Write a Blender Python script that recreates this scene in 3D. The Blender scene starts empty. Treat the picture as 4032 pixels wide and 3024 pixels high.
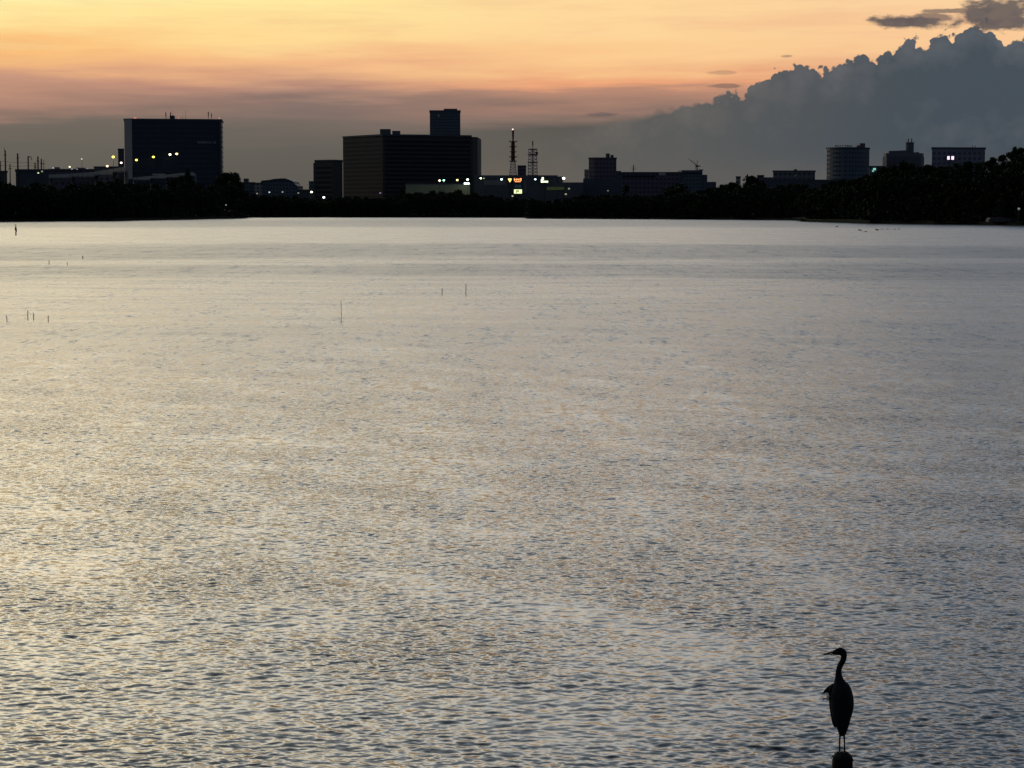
import bpy, bmesh, math, random
import numpy as np
from mathutils import Vector, Matrix
R = math.radians
PI = math.pi
random.seed(7)
rng = np.random.default_rng(11)

# ------------------------------------------------------------------ camera
scene = bpy.context.scene
col = scene.collection
CAM_H = 5.2
FPX = 8624.0
HORIZ = 830.0
PITCH = math.atan((1512 - HORIZ) / FPX)
cam_data = bpy.data.cameras.new("camera")
cam = bpy.data.objects.new("camera", cam_data)
col.objects.link(cam)
cam.location = (0, 0, CAM_H)
cam.rotation_euler = (PI / 2 - PITCH, 0, 0)
cam_data.sensor_width = 36.0
cam_data.lens = FPX / 4032 * 36.0
cam_data.clip_start = 0.1
cam_data.clip_end = 20000
scene.camera = cam
scene.render.resolution_x = 1024
scene.render.resolution_y = 768
scene.view_settings.view_transform = 'Standard'
scene.view_settings.look = 'None'
scene.view_settings.gamma = 1
scene.view_settings.exposure = 0.0
scene.cycles.max_bounces = 4
scene.cycles.diffuse_bounces = 1
scene.cycles.glossy_bounces = 2


def at(x, y, D):
    """photo pixel -> world point at forward distance D"""
    cx = (x - 2016) / FPX
    cy = -(y - 1512) / FPX
    c, s = math.cos(PITCH), math.sin(PITCH)
    d = Vector((cx, c + cy * s, -s + cy * c))
    return Vector((0, 0, CAM_H)) + d * (D / d.y)


def zat(y, D):
    return at(2016, y, D).z


def shoreD(y):
    cy = -(y - 1512) / FPX
    c, s = math.cos(PITCH), math.sin(PITCH)
    dz, dy = -s + cy * c, c + cy * s
    return CAM_H / -dz * dy


def lin(c):
    return tuple(((v / 255) / 12.92 if v / 255 <= 0.04045 else ((v / 255 + 0.055) / 1.055) ** 2.4) for v in c)


# ------------------------------------------------------------------ world: dusk sky
world = bpy.data.worlds.new("World")
scene.world = world
world.use_nodes = True
wt = world.node_tree
wt.nodes.clear()
WN = wt.nodes
WL = wt.links


class G:
    """tiny node-graph helper"""
    def __init__(s, tree):
        s.t = tree

    def node(s, typ, **kw):
        n = s.t.nodes.new(typ)
        for k, v in kw.items():
            setattr(n, k, v)
        return n

    def put(s, sock, v):
        if isinstance(v, bpy.types.NodeSocket):
            s.t.links.new(v, sock)
        else:
            sock.default_value = v

    def m(s, op, a, b=0.0, c=0.0, clamp=False):
        n = s.node('ShaderNodeMath', operation=op, use_clamp=clamp)
        s.put(n.inputs[0], a)
        s.put(n.inputs[1], b)
        if len(n.inputs) > 2:
            s.put(n.inputs[2], c)
        return n.outputs[0]

    def vm(s, op, a, b=(0, 0, 0)):
        n = s.node('ShaderNodeVectorMath', operation=op)
        s.put(n.inputs[0], a)
        s.put(n.inputs[1], b)
        return n.outputs[0]

    def smooth(s, v, lo, hi, a=0.0, b=1.0):
        n = s.node('ShaderNodeMapRange', interpolation_type='SMOOTHSTEP')
        s.put(n.inputs['Value'], v)
        for nm, x in (('From Min', lo), ('From Max', hi), ('To Min', a), ('To Max', b)):
            s.put(n.inputs[nm], x)
        return n.outputs[0]

    def mix(s, f, a, b, typ='MIX'):
        n = s.node('ShaderNodeMix', data_type='RGBA', blend_type=typ)
        s.put(n.inputs[0], f)
        s.put(n.inputs[6], a)
        s.put(n.inputs[7], b)
        return n.outputs[2]

    def xyz(s, x, y, z):
        n = s.node('ShaderNodeCombineXYZ')
        for i, v in enumerate((x, y, z)):
            s.put(n.inputs[i], v)
        return n.outputs[0]

    def sep(s, v):
        n = s.node('ShaderNodeSeparateXYZ')
        s.put(n.inputs[0], v)
        return n.outputs

    def noise(s, vec, scale=1.0, detail=4.0, rough=0.5, out='Fac'):
        n = s.node('ShaderNodeTexNoise')
        s.put(n.inputs['Vector'], vec)
        n.inputs['Scale'].default_value = scale
        n.inputs['Detail'].default_value = detail
        n.inputs['Roughness'].default_value = rough
        return n.outputs[out]

    def ramp(s, f, stops, interp='LINEAR'):
        n = s.node('ShaderNodeValToRGB')
        cr = n.color_ramp
        cr.interpolation = interp
        while len(cr.elements) > 1:
            cr.elements.remove(cr.elements[-1])
        for i, (p, c) in enumerate(stops):
            e = cr.elements[0] if i == 0 else cr.elements.new(p)
            e.position = p
            e.color = (c[0], c[1], c[2], 1) if hasattr(c, '__len__') else (c, c, c, 1)
        s.put(n.inputs[0], f)
        return n.outputs[0]


g = G(wt)
tc = g.node('ShaderNodeTexCoord')
dx, dy, dz = g.sep(tc.outputs['Generated'])
hd = g.m('SQRT', g.m('ADD', g.m('MULTIPLY', dx, dx), g.m('MULTIPLY', dy, dy)))
v = g.m('DIVIDE', dz, g.m('MAXIMUM', hd, 0.001))          # tangent of elevation
u = g.m('ARCTAN2', dx, dy)                                # azimuth, 0 = +Y


def U(x):
    return math.atan((x - 2016) / FPX)


def V(y):
    return (HORIZ - y) / FPX


# long flat streaks that push the colour bands up and down
streak = g.noise(g.xyz(g.m('MULTIPLY', u, 7.0), g.m('MULTIPLY', v, 75.0), 3.1), 1.0, 5.0, 0.55)
streak2 = g.noise(g.xyz(g.m('MULTIPLY', u, 22.0), g.m('MULTIPLY', v, 330.0), 9.7), 1.0, 4.0, 0.6)
amp = g.smooth(v, 0.010, 0.045, 0.15, 1.0)
dv = g.m('ADD', g.m('MULTIPLY', g.m('SUBTRACT', streak, 0.5), 0.030), g.m('MULTIPLY', g.m('SUBTRACT', streak2, 0.5), 0.007))
tilt = g.m('MULTIPLY', g.m('MAXIMUM', u, 0.0), 0.0)
vv = g.m('ADD', v, g.m('MULTIPLY', dv, amp))
p = g.m('DIVIDE', vv, g.m('ADD', g.m('MAXIMUM', vv, 0.0), 0.1), clamp=True)


def ps(vt):
    return vt / (vt + 0.1)


SC = 4.0   # ramps hold half values so they can reach above one


def column(vis, above):
    st = []
    for y, c in vis:
        l = lin(c)
        st.append((ps(V(y)), tuple(q / SC for q in l)))
    for vt, c in above:
        st.append((ps(vt), tuple(q / SC for q in c)))
    st.sort(key=lambda q: q[0])
    return g.ramp(p, st)


c0 = column([(820, (88, 84, 78)), (600, (102, 98, 90)), (505, (112, 104, 96)), (445, (168, 130, 114)), (340, (202, 152, 126)),
             (290, (232, 174, 128)), (200, (252, 196, 126)), (110, (255, 226, 154)), (0, (255, 243, 170))],
            [(0.115, (1.7, 1.42, 0.82)), (0.15, (3.5, 2.9, 1.95)), (0.22, (2.75, 2.55, 2.0)), (0.32, (1.1, 1.1, 1.0)), (0.5, (0.64, 0.69, 0.7)), (0.8, (0.46, 0.51, 0.54)), (1.2, (0.27, 0.31, 0.34)), (2.0, (0.08, 0.1, 0.14)), (9, (0.05, 0.07, 0.1))])
c1 = column([(820, (88, 84, 78)), (600, (99, 96, 89)), (480, (117, 106, 99)), (410, (134, 114, 106)), (350, (182, 142, 122)),
             (300, (218, 166, 130)), (235, (243, 186, 136)), (150, (254, 218, 150)), (0, (255, 234, 160))],
            [(0.115, (1.4, 1.12, 0.68)), (0.15, (2.35, 2.06, 1.58)), (0.22, (2.0, 1.94, 1.72)), (0.32, (1.0, 1.03, 1.02)), (0.5, (0.6, 0.67, 0.71)), (0.8, (0.42, 0.49, 0.56)), (1.2, (0.25, 0.3, 0.36)), (2.0, (0.08, 0.1, 0.14)), (9, (0.05, 0.07, 0.1))])
c2 = column([(820, (100, 92, 84)), (690, (104, 97, 88)), (540, (90, 88, 84)), (470, (140, 116, 105)), (370, (186, 138, 116)),
             (330, (238, 166, 122)), (260, (250, 198, 140)), (150, (253, 212, 153)), (0, (254, 217, 157))],
            [(0.115, (1.15, 0.93, 0.66)), (0.15, (1.66, 1.52, 1.3)), (0.22, (1.48, 1.49, 1.43)), (0.32, (0.84, 0.9, 0.95)), (0.5, (0.54, 0.62, 0.7)), (0.8, (0.36, 0.44, 0.53)), (1.2, (0.23, 0.28, 0.35)), (2.0, (0.07, 0.09, 0.13)), (9, (0.05, 0.07, 0.1))])
c3 = column([(820, (100, 92, 84)), (640, (90, 88, 86)), (420, (150, 120, 110)), (300, (225, 165, 128)), (200, (248, 200, 150)),
             (90, (250, 204, 153)), (0, (250, 209, 161))],
            [(0.11, (0.65, 0.55, 0.46)), (0.15, (0.72, 0.73, 0.76)), (0.25, (0.56, 0.63, 0.73)), (0.4, (0.3, 0.4, 0.52)), (0.8, (0.25, 0.31, 0.39)), (1.2, (0.14, 0.18, 0.23)), (2.0, (0.06, 0.08, 0.12)), (9, (0.05, 0.07, 0.1))])
sky = g.mix(g.smooth(u, U(0), U(1300)), c0, c1)
sky = g.mix(g.smooth(u, U(1200), U(2350)), sky, c2)
sky = g.mix(g.smooth(u, U(2250), U(3900)), sky, c3)

mot = g.noise(g.xyz(g.m('MULTIPLY', u, 11.0), g.m('MULTIPLY', v, 100.0), 21.0), 1.0, 5.0, 0.6)
mf = g.m('MULTIPLY', g.smooth(mot, 0.45, 0.7), g.m('MULTIPLY', g.smooth(v, V(520), V(330)), g.smooth(v, 0.12, 0.09)))
sky = g.mix(g.m('MULTIPLY', mf, 0.38), sky, g.vm('MULTIPLY', sky, (0.86, 0.70, 0.82)))
sky = g.vm('SCALE', sky)
sky.node.inputs[3].default_value = SC

# the grey-blue cumulus bank climbing to the right
edge = [(1900, 600), (2180, 545), (2339, 497), (2511, 462), (2629, 421), (2715, 411), (2801, 376), (2848, 364), (2973, 333), (3005, 313),
        (3036, 278), (3083, 254), (3130, 270), (3185, 249), (3232, 274), (3255, 260), (3294, 266), (3326, 223), (3380, 186), (3412, 200),
        (3506, 202), (3592, 157), (3655, 156), (3668, 110), (3705, 103), (3756, 141), (3790, 100), (3890, 122), (3913, 180), (3936, 188), (4040, 130), (4700, -60)]
UE0, UE1 = U(1900), U(4700)
eu = g.m('DIVIDE', g.m('SUBTRACT', u, UE0), UE1 - UE0, clamp=True)
VE = 0.12
warp = g.noise(g.xyz(u, v, 3.0), 130.0, 3.0, 0.6, out='Color')
wx_, wy_, wz_ = g.sep(warp)
puff_on = g.smooth(u, U(2400), U(3000))
eu = g.m('ADD', eu, g.m('MULTIPLY', g.m('MULTIPLY', g.m('SUBTRACT', wx_, 0.5), puff_on), 0.012 / (UE1 - UE0)))
edge_v = g.ramp(eu, [((U(x) - UE0) / (UE1 - UE0), V(y) / VE) for x, y in edge])
puffv = g.xyz(g.m('MULTIPLY', u, 1.0), g.m('MULTIPLY', v, 1.0), 0.0)
puff = g.noise(puffv, 150.0, 5.0, 0.6)
def cells(scale, sm):
    vo = g.node('ShaderNodeTexVoronoi', feature='SMOOTH_F1')
    wv = g.vm('ADD', puffv, g.vm('SCALE', g.noise(puffv, 90.0, 3.0, 0.6, out='Color')))
    wv.node.inputs[1].links[0].from_node.inputs[3].default_value = 0.006
    g.put(vo.inputs['Vector'], wv)
    vo.inputs['Scale'].default_value = scale
    vo.inputs['Smoothness'].default_value = sm
    return g.m('SUBTRACT', 0.75, vo.outputs['Distance'])


puff = g.m('ADD', g.m('MULTIPLY', puff, 0.5), g.m('ADD', g.m('MULTIPLY', cells(95.0, 0.1), 0.55), g.m('MULTIPLY', cells(260.0, 0.1), 0.35)))
puff_amp = g.smooth(u, U(2300), U(3100), 0.001, 0.017)
evv = g.m('ADD', g.m('MULTIPLY', edge_v, VE), g.m('MULTIPLY', g.m('SUBTRACT', puff, 0.62), puff_amp))
soft = g.smooth(u, U(2150), U(3000), 0.0032, 0.0006)
depth_in = g.m('SUBTRACT', evv, v)
cmask = g.smooth(g.m('DIVIDE', depth_in, soft), -1.0, 1.0)
cmask = g.m('MULTIPLY', cmask, g.smooth(u, U(1950), U(2500)))
body = g.noise(puffv, 45.0, 5.0, 0.55)
cdark = g.mix(g.smooth(u, U(2300), U(3800)), (*lin((92, 92, 90)), 1), (*lin((69, 79, 88)), 1))
clight = g.mix(g.smooth(u, U(2300), U(3800)), (*lin((105, 100, 96)), 1), (*lin((94, 98, 106)), 1))
top_l = g.smooth(depth_in, 0.0, 0.022, 1.0, 0.0)
lfac = g.m('ADD', g.m('MULTIPLY', top_l, 0.75), g.m('ADD', g.m('MULTIPLY', g.m('SUBTRACT', body, 0.5), 1.9), g.m('MULTIPLY', g.m('SUBTRACT', puff, 0.62), g.smooth(depth_in, 0.0, 0.03, 1.6, 0.3))), clamp=True)
ccol = g.mix(lfac, cdark, clight)
low = g.smooth(v, V(780), V(560), 0.8, 0.0)
ccol = g.mix(low, ccol, (*lin((98, 94, 90)), 1))
sky = g.mix(cmask, sky, ccol)

# small loose clouds in front of the bright sky: (x, y, half width, half height, strength)
wisps = [(3550, 106, 125, 26, 1.0), (3640, 92, 90, 16, .8), (3890, 92, 125, 50, 1.0), (3960, 112, 60, 30, 1.0), (3790, 68, 160, 9, .8), (4040, 60, 130, 12, .7),
         (3087, 233, 16, 4, .5), (2840, 294, 55, 7, .35), (2864, 346, 60, 8, .6), (2378, 456, 60, 8, .5), (4230, 60, 200, 40, 1.0)]
wn = g.noise(g.xyz(g.m('MULTIPLY', u, 75.0), g.m('MULTIPLY', v, 160.0), 5.5), 1.0, 5.0, 0.6)
wmask = None
for x, y, a, b, k in wisps:
    du = g.m('DIVIDE', g.m('SUBTRACT', u, U(x)), a / FPX)
    dvv = g.m('DIVIDE', g.m('SUBTRACT', v, V(y)), b / FPX)
    dd = g.m('SQRT', g.m('ADD', g.m('MULTIPLY', du, du), g.m('MULTIPLY', dvv, dvv)))
    q = g.m('MULTIPLY', g.smooth(g.m('ADD', dd, g.m('MULTIPLY', g.m('SUBTRACT', wn, 0.5), 2.6)), 0.75, 1.35, 1.0, 0.0), k)
    wmask = q if wmask is None else g.m('MAXIMUM', wmask, q)
wcol = g.mix(g.smooth(wn, 0.35, 0.65), (*lin((94, 88, 90)), 1), (*lin((66, 70, 82)), 1))
sky = g.mix(g.m('MULTIPLY', wmask, 0.92), sky, wcol)
sky2 = sky
# away from the afterglow the sky turns to dim blue dusk
au = g.m('ABSOLUTE', g.m('ADD', u, 0.12))
front = g.smooth(au, 0.35, 1.5, 1.0, 0.0)
dusk = (0.044, 0.06, 0.088, 1)
sky3 = g.mix(front, dusk, sky2)
# below the horizon
sky3 = g.mix(g.smooth(v, -0.02, -0.002), (0.03, 0.03, 0.03, 1), sky3)

SUN_AZ = R(-62)      # left of the view, just over the horizon
SUN_EL = R(3.0)
nish = g.node('ShaderNodeTexSky', sky_type='NISHITA')
nish.sun_disc = False
nish.sun_elevation = SUN_EL
nish.sun_rotation = SUN_AZ
nish.dust_density = 3.0
bg1 = g.node('ShaderNodeBackground')
g.put(bg1.inputs[0], sky3)
bg1.inputs[1].default_value = 1.0
bg2 = g.node('ShaderNodeBackground')
g.put(bg2.inputs[0], nish.outputs[0])
bg2.inputs[1].default_value = 0.004
add = g.node('ShaderNodeAddShader')
WL.new(bg1.outputs[0], add.inputs[0])
WL.new(bg2.outputs[0], add.inputs[1])
out = g.node('ShaderNodeOutputWorld')
WL.new(add.outputs[0], out.inputs[0])

# the last of the sun, low and off to the left
sd = bpy.data.lights.new("sun", 'SUN')
sd.energy = 0.03
sd.angle = R(8)
sd.color = (1.0, 0.72, 0.5)
sun = bpy.data.objects.new("sun", sd)
col.objects.link(sun)
sdir = Vector((math.sin(SUN_AZ) * math.cos(SUN_EL), math.cos(SUN_AZ) * math.cos(SUN_EL), math.sin(SUN_EL)))
sun.rotation_euler = sdir.to_track_quat('Z', 'Y').to_euler()


# ------------------------------------------------------------------ materials
MAT = {}


def mat(name, color, rough=0.8, metal=0.0, var=0.25, scale=0.6, spec=0.3):
    if name in MAT:
        return MAT[name]
    m = bpy.data.materials.new(name)
    m.use_nodes = True
    t = m.node_tree
    b = t.nodes['Principled BSDF']
    gg = G(t)
    tcx = gg.node('ShaderNodeTexCoord')
    n = gg.noise(tcx.outputs['Object'], scale, 4.0, 0.6)
    f = gg.m('MULTIPLY_ADD', n, 2 * var, 1 - var)
    sc = gg.node('ShaderNodeVectorMath', operation='SCALE')
    sc.inputs[0].default_value = color
    t.links.new(f, sc.inputs[3])
    t.links.new(sc.outputs[0], b.inputs['Base Color'])
    b.inputs['Roughness'].default_value = rough
    b.inputs['Metallic'].default_value = metal
    b.inputs['Specular IOR Level'].default_value = spec
    MAT[name] = m
    return m


def facade(name, wallc, winc, fw, fh, ww=0.6, wh=0.45, rough=0.7):
    """wall with a procedural grid of windows in object space (x/y along the wall, z up)"""
    m = bpy.data.materials.new(name)
    m.use_nodes = True
    t = m.node_tree
    b = t.nodes['Principled BSDF']
    gg = G(t)
    tcx = gg.node('ShaderNodeTexCoord')
    x, y, z = gg.sep(tcx.outputs['Object'])
    fx = gg.m('FRACT', gg.m('DIVIDE', gg.m('ADD', x, gg.m('MULTIPLY', y, 0.97)), fw))
    fz = gg.m('FRACT', gg.m('DIVIDE', z, fh))
    inx = gg.m('LESS_THAN', fx, ww)
    inz = gg.m('LESS_THAN', fz, wh)
    msk = gg.m('MULTIPLY', inx, inz)
    n = gg.noise(tcx.outputs['Object'], 0.15, 3.0)
    cc = gg.mix(msk, (*wallc, 1), (*winc, 1))
    cc = gg.mix(gg.m('MULTIPLY', gg.m('SUBTRACT', n, 0.3), 0.6, clamp=True), cc, (*[q * 0.6 for q in wallc], 1))
    t.links.new(cc, b.inputs['Base Color'])
    t.links.new(gg.m('MULTIPLY_ADD', msk, 0.2 - rough, rough), b.inputs['Roughness'])
    b.inputs['Specular IOR Level'].default_value = 0.3
    MAT[name] = m
    return m


def emit(name, color, strength):
    if name in MAT:
        return MAT[name]
    m = bpy.data.materials.new(name)
    m.use_nodes = True
    b = m.node_tree.nodes['Principled BSDF']
    b.inputs['Base Color'].default_value = (*[min(0.8, c) for c in color], 1)
    b.inputs['Emission Color'].default_value = (*color, 1)
    b.inputs['Emission Strength'].default_value = strength
    MAT[name] = m
    return m


concrete = mat('concrete', (0.24, 0.24, 0.25), 0.85, scale=0.08)
pale_conc = mat('pale_concrete', (0.55, 0.52, 0.48), 0.85, scale=0.1, var=0.12)
dark_conc = mat('dark_concrete', (0.12, 0.13, 0.15), 0.8, scale=0.08)
steel = mat('dark_steel', (0.06, 0.06, 0.065), 0.5, 0.3)
red_paint = mat('red_tower_paint', (0.35, 0.09, 0.07), 0.6)
white_paint = mat('white_tower_paint', (0.6, 0.57, 0.55), 0.6, var=0.1)
glass = mat('window_glass', (0.03, 0.032, 0.04), 0.7, spec=0.1, var=0.3)
roofm = mat('roof_sheet', (0.16, 0.16, 0.17), 0.6, scale=0.1)
leafm = mat('leaf', (0.035, 0.05, 0.02), 0.7, var=0.5, scale=0.25, spec=0.02)
leafm2 = mat('leaf_dark', (0.025, 0.036, 0.018), 0.7, var=0.5, scale=0.25, spec=0.02)
barkm = mat('bark', (0.06, 0.045, 0.035), 0.9, scale=1.5)
reedm = mat('reed', (0.03, 0.03, 0.018), 0.8, var=0.4, scale=0.3, spec=0.1)
groundm = mat('soil_and_grass', (0.022, 0.025, 0.016), 0.95, var=0.4, scale=0.05, spec=0.02)
woodm = mat('weathered_wood', (0.02, 0.017, 0.014), 0.85, var=0.5, scale=9.0, spec=0.2)
featherm = mat('grey_feather', (0.022, 0.026, 0.03), 0.75, var=0.4, scale=28.0, spec=0.1)
darkfeather = mat('slate_feather', (0.009, 0.01, 0.013), 0.7, var=0.4, scale=30.0, spec=0.1)
beakm = mat('beak', (0.09, 0.06, 0.03), 0.45, var=0.2, scale=20.0)
legm = mat('leg_skin', (0.05, 0.045, 0.03), 0.6, var=0.3, scale=40.0)


# ------------------------------------------------------------------ mesh helpers
class MB:
    def __init__(s):
        s.v, s.f = [], []

    def box(s, x0, x1, y0, y1, z0, z1):
        b = len(s.v)
        s.v += [(x0, y0, z0), (x1, y0, z0), (x1, y1, z0), (x0, y1, z0), (x0, y0, z1), (x1, y0, z1), (x1, y1, z1), (x0, y1, z1)]
        s.f += [(b, b + 3, b + 2, b + 1), (b + 4, b + 5, b + 6, b + 7), (b, b + 1, b + 5, b + 4), (b + 1, b + 2, b + 6, b + 5), (b + 2, b + 3, b + 7, b + 6), (b + 3, b, b + 4, b + 7)]
        return s

    def prism(s, pts, z0, z1):
        """pts counter-clockwise footprint; z1 number or list"""
        b = len(s.v)
        n = len(pts)
        zt = z1 if hasattr(z1, '__len__') else [z1] * n
        s.v += [(q[0], q[1], z0) for q in pts] + [(q[0], q[1], zt[i]) for i, q in enumerate(pts)]
        s.f.append(tuple(range(b + n - 1, b - 1, -1)))
        s.f.append(tuple(range(b + n, b + 2 * n)))
        for i in range(n):
            j = (i + 1) % n
            s.f.append((b + i, b + j, b + n + j, b + n + i))
        return s

    def tube(s, p0, p1, r0, r1=None, n=8):
        r1 = r0 if r1 is None else r1
        p0, p1 = Vector(p0), Vector(p1)
        d = (p1 - p0).normalized()
        a = d.orthogonal().normalized()
        c = d.cross(a)
        b = len(s.v)
        for pp, r in ((p0, r0), (p1, r1)):
            for i in range(n):
                t = 2 * PI * i / n
                s.v.append(tuple(pp + (a * math.cos(t) + c * math.sin(t)) * r))
        for i in range(n):
            j = (i + 1) % n
            s.f.append((b + i, b + j, b + n + j, b + n + i))
        s.f.append(tuple(range(b + n - 1, b - 1, -1)))
        s.f.append(tuple(range(b + n, b + 2 * n)))
        return s

    def ball(s, c, r, n=8, m=6, sq=(1, 1, 1)):
        b = len(s.v)
        for j in range(1, m):
            ph = PI * j / m
            for i in range(n):
                t = 2 * PI * i / n
                s.v.append((c[0] + r * sq[0] * math.sin(ph) * math.cos(t), c[1] + r * sq[1] * math.sin(ph) * math.sin(t), c[2] + r * sq[2] * math.cos(ph)))
        top = len(s.v)
        s.v.append((c[0], c[1], c[2] + r * sq[2]))
        bot = len(s.v)
        s.v.append((c[0], c[1], c[2] - r * sq[2]))
        for j in range(m - 2):
            for i in range(n):
                k = (i + 1) % n
                s.f.append((b + j * n + i, b + (j + 1) * n + i, b + (j + 1) * n + k, b + j * n + k))
        for i in range(n):
            k = (i + 1) % n
            s.f.append((top, b + i, b + k))
            s.f.append((bot, b + (m - 2) * n + k, b + (m - 2) * n + i))
        return s

    def build(s, name, m, parent=None, smooth=False, org=None):
        me = bpy.data.meshes.new(name)
        vs = s.v
        if org is not None:
            vs = [(a[0] - org[0], a[1] - org[1], a[2] - org[2]) for a in vs]
        me.from_pydata(vs, [], s.f)
        me.materials.append(m)
        if smooth:
            me.shade_smooth()
        o = bpy.data.objects.new(name, me)
        col.objects.link(o)
        if parent is not None:
            o.parent = parent
        return o


def tag(o, label=None, cat=None, group=None, kind=None):
    if label:
        o['label'] = label
    if cat:
        o['category'] = cat
    if group:
        o['group'] = group
    if kind:
        o['kind'] = kind
    return o


def empty(name, loc, label=None, cat=None, group=None):
    o = bpy.data.objects.new(name, None)
    o.empty_display_size = 0.3
    col.objects.link(o)
    o.location = loc
    return tag(o, label, cat, group)


def local(root, mb, name, m, parent=None, smooth=False):
    """mesh given in world coordinates, stored relative to root (parent may be a sub-part at root's origin)"""
    return mb.build(name, m, parent if parent is not None else root, smooth, org=tuple(root.location))


def copy_tree(o, parent=None):
    c = o.copy()
    col.objects.link(c)
    c.parent = parent
    for ch in o.children:
        copy_tree(ch, c)
    return c


# ------------------------------------------------------------------ water
def build_water():
    rf = 12 * np.exp(np.arange(0, 2050) * 0.00123)
    r = np.concatenate([np.array([0.4, 1, 2, 4, 6, 8, 10]), rf, rf[-1] * np.exp(np.arange(1, 130) * 0.0296)])
    th = np.concatenate([np.arange(-0.27, 0.27, 0.0011), np.arange(0.272, 0.5, 0.004), np.linspace(0.52, 2 * PI - 0.52, 70), np.arange(-0.5, -0.271, 0.004) + 2 * PI])
    nr, nt = len(r), len(th)
    Rr, Th = np.meshgrid(r, th, indexing='ij')
    X = (Rr * np.sin(Th)).astype(np.float32)
    Y = (Rr * np.cos(Th)).astype(np.float32)
    cell = np.gradient(r)[:, None]
    Z = np.zeros_like(X)
    # patchy breeze
    patch = np.zeros_like(X)
    for i in range(10):
        lam = rng.uniform(2.5, 11)
        a = rng.uniform(-0.7, 0.7)
        kx, ky = 2 * PI / lam * np.sin(a), 2 * PI / lam * np.cos(a)
        patch += np.sin(kx * X + ky * Y + rng.uniform(0, 6.28))
    patch = np.clip(1.0 + 0.13 * patch, 0.5, 1.6)
    ncomp = 110
    for i in range(ncomp):
        lam = 0.08 * (1.4 / 0.08) ** ((i / ncomp) ** 1.8)
        lam *= rng.uniform(0.93, 1.07)
        a = rng.choice([R(34), R(-40), R(0)]) + rng.normal(0, R(26))
        if lam > 0.6:
            a = rng.normal(R(8), R(22))
        kx, ky = 2 * PI / lam * math.sin(a), 2 * PI / lam * math.cos(a)
        slope = 0.0135 * (1.0 if lam < 0.3 else (0.55 if lam < .6 else 0.3))
        A = slope * lam / (2 * PI)
        fade = np.clip((lam / cell - 2.4) / 2.0, 0, 1).astype(np.float32)
        ph = rng.uniform(0, 6.28)
        rows = np.nonzero(fade[:, 0] > 0)[0]
        if len(rows) == 0:
            continue
        sl = slice(rows[0], rows[-1] + 1)
        arg = kx * X[sl] + ky * Y[sl] + ph
        arg += 0.9 * np.sin(0.9 * X[sl] * math.cos(a + i) + 0.7 * Y[sl] * math.sin(a + 2.1 * i) + i)
        w = np.sin(arg)
        Z[sl] += (A * fade[sl]) * (w + 0.25 * np.cos(2 * arg)) * (patch[sl] if lam < 0.7 else 1.0)
    okth = ((Th < 0.5) | (Th > 2 * PI - 0.5))
    Z *= np.where(okth, 1.0, 0.0)
    verts = np.empty((nr * nt + 1, 3), np.float32)
    verts[:-1, 0] = X.ravel()
    verts[:-1, 1] = Y.ravel()
    verts[:-1, 2] = Z.ravel()
    verts[-1] = (0, 0, 0)
    i0 = np.arange(nr - 1)[:, None] * nt
    j = np.arange(nt)[None, :]
    jn = (j + 1) % nt
    q = np.stack([i0 + j, i0 + nt + j, i0 + nt + jn, i0 + jn], -1).reshape(-1, 4)
    # th grows from +Y to +X (clockwise): order above gives upward normals when reversed
    q = q[:, ::-1]
    tri = np.stack([np.full(nt, nr * nt), (np.arange(nt) + 1) % nt, np.arange(nt)], -1)
    me = bpy.data.meshes.new('water')
    me.vertices.add(len(verts))
    me.vertices.foreach_set('co', verts.ravel())
    nl = q.size + tri.size
    me.loops.add(nl)
    me.loops.foreach_set('vertex_index', np.concatenate([q.ravel(), tri.ravel()]).astype(np.int32))
    npoly = len(q) + len(tri)
    me.polygons.add(npoly)
    ls = np.concatenate([np.arange(len(q)) * 4, q.size + np.arange(len(tri)) * 3]).astype(np.int32)
    me.polygons.foreach_set('loop_start', ls)
    me.update(calc_edges=True)
    me.validate()
    me.shade_smooth()
    if me.polygons[len(q) // 2].normal.z < 0:
        me.flip_normals()
    # material
    m = bpy.data.materials.new('lake_water')
    m.use_nodes = True
    t = m.node_tree
    b = t.nodes['Principled BSDF']
    gg = G(t)
    geo = gg.node('ShaderNodeNewGeometry')
    px, py, pz = gg.sep(geo.outputs['Position'])
    dist = gg.m('SQRT', gg.m('ADD', gg.m('MULTIPLY', px, px), gg.m('MULTIPLY', py, py)))
    ld = gg.m('LOGARITHM', gg.m('MAXIMUM', dist, 1.0), 10.0)      # 1.3 = 20 m, 2 = 100 m, 3 = 1 km
    # breeze lanes lying across the lake (world distances)
    wob = gg.noise(gg.xyz(gg.m('DIVIDE', px, 90.0), gg.m('DIVIDE', py, 60.0), 0.0), 1.0, 4.0, 0.6)
    ldw = gg.m('ADD', ld, gg.m('MULTIPLY', gg.m('SUBTRACT', wob, 0.5), 0.16))
    L = math.log10
    lanes = [(0.0, .35), (L(60), .35), (L(98), .55), (L(112), .2), (L(150), .12), (L(168), .25), (L(180), .62), (L(212), .6), (L(222), .2),
             (L(236), .15), (L(246), .68), (L(320), .62), (L(360), .12), (L(640), .1), (L(760), .6), (L(1100), .7), (L(1400), .35), (L(2000), .3)]
    lane = gg.ramp(gg.m('DIVIDE', ldw, 3.5), [(a / 3.5, c) for a, c in lanes])
    streaks = gg.noise(gg.xyz(gg.m('DIVIDE', px, 14.0), gg.m('DIVIDE', py, 5.0), 4.0), 1.0, 5.0, 0.65)
    ruff = gg.m('ADD', lane, gg.m('MULTIPLY', gg.m('SUBTRACT', streaks, 0.5), 1.7), clamp=True)
    # roughness: ripples too small for the mesh
    base = gg.ramp(gg.m('DIVIDE', ld, 3.5), [(0, .12), (L(20) / 3.5, .13), (L(60) / 3.5, .20), (L(150) / 3.5, .25), (1, .28)])
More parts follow.
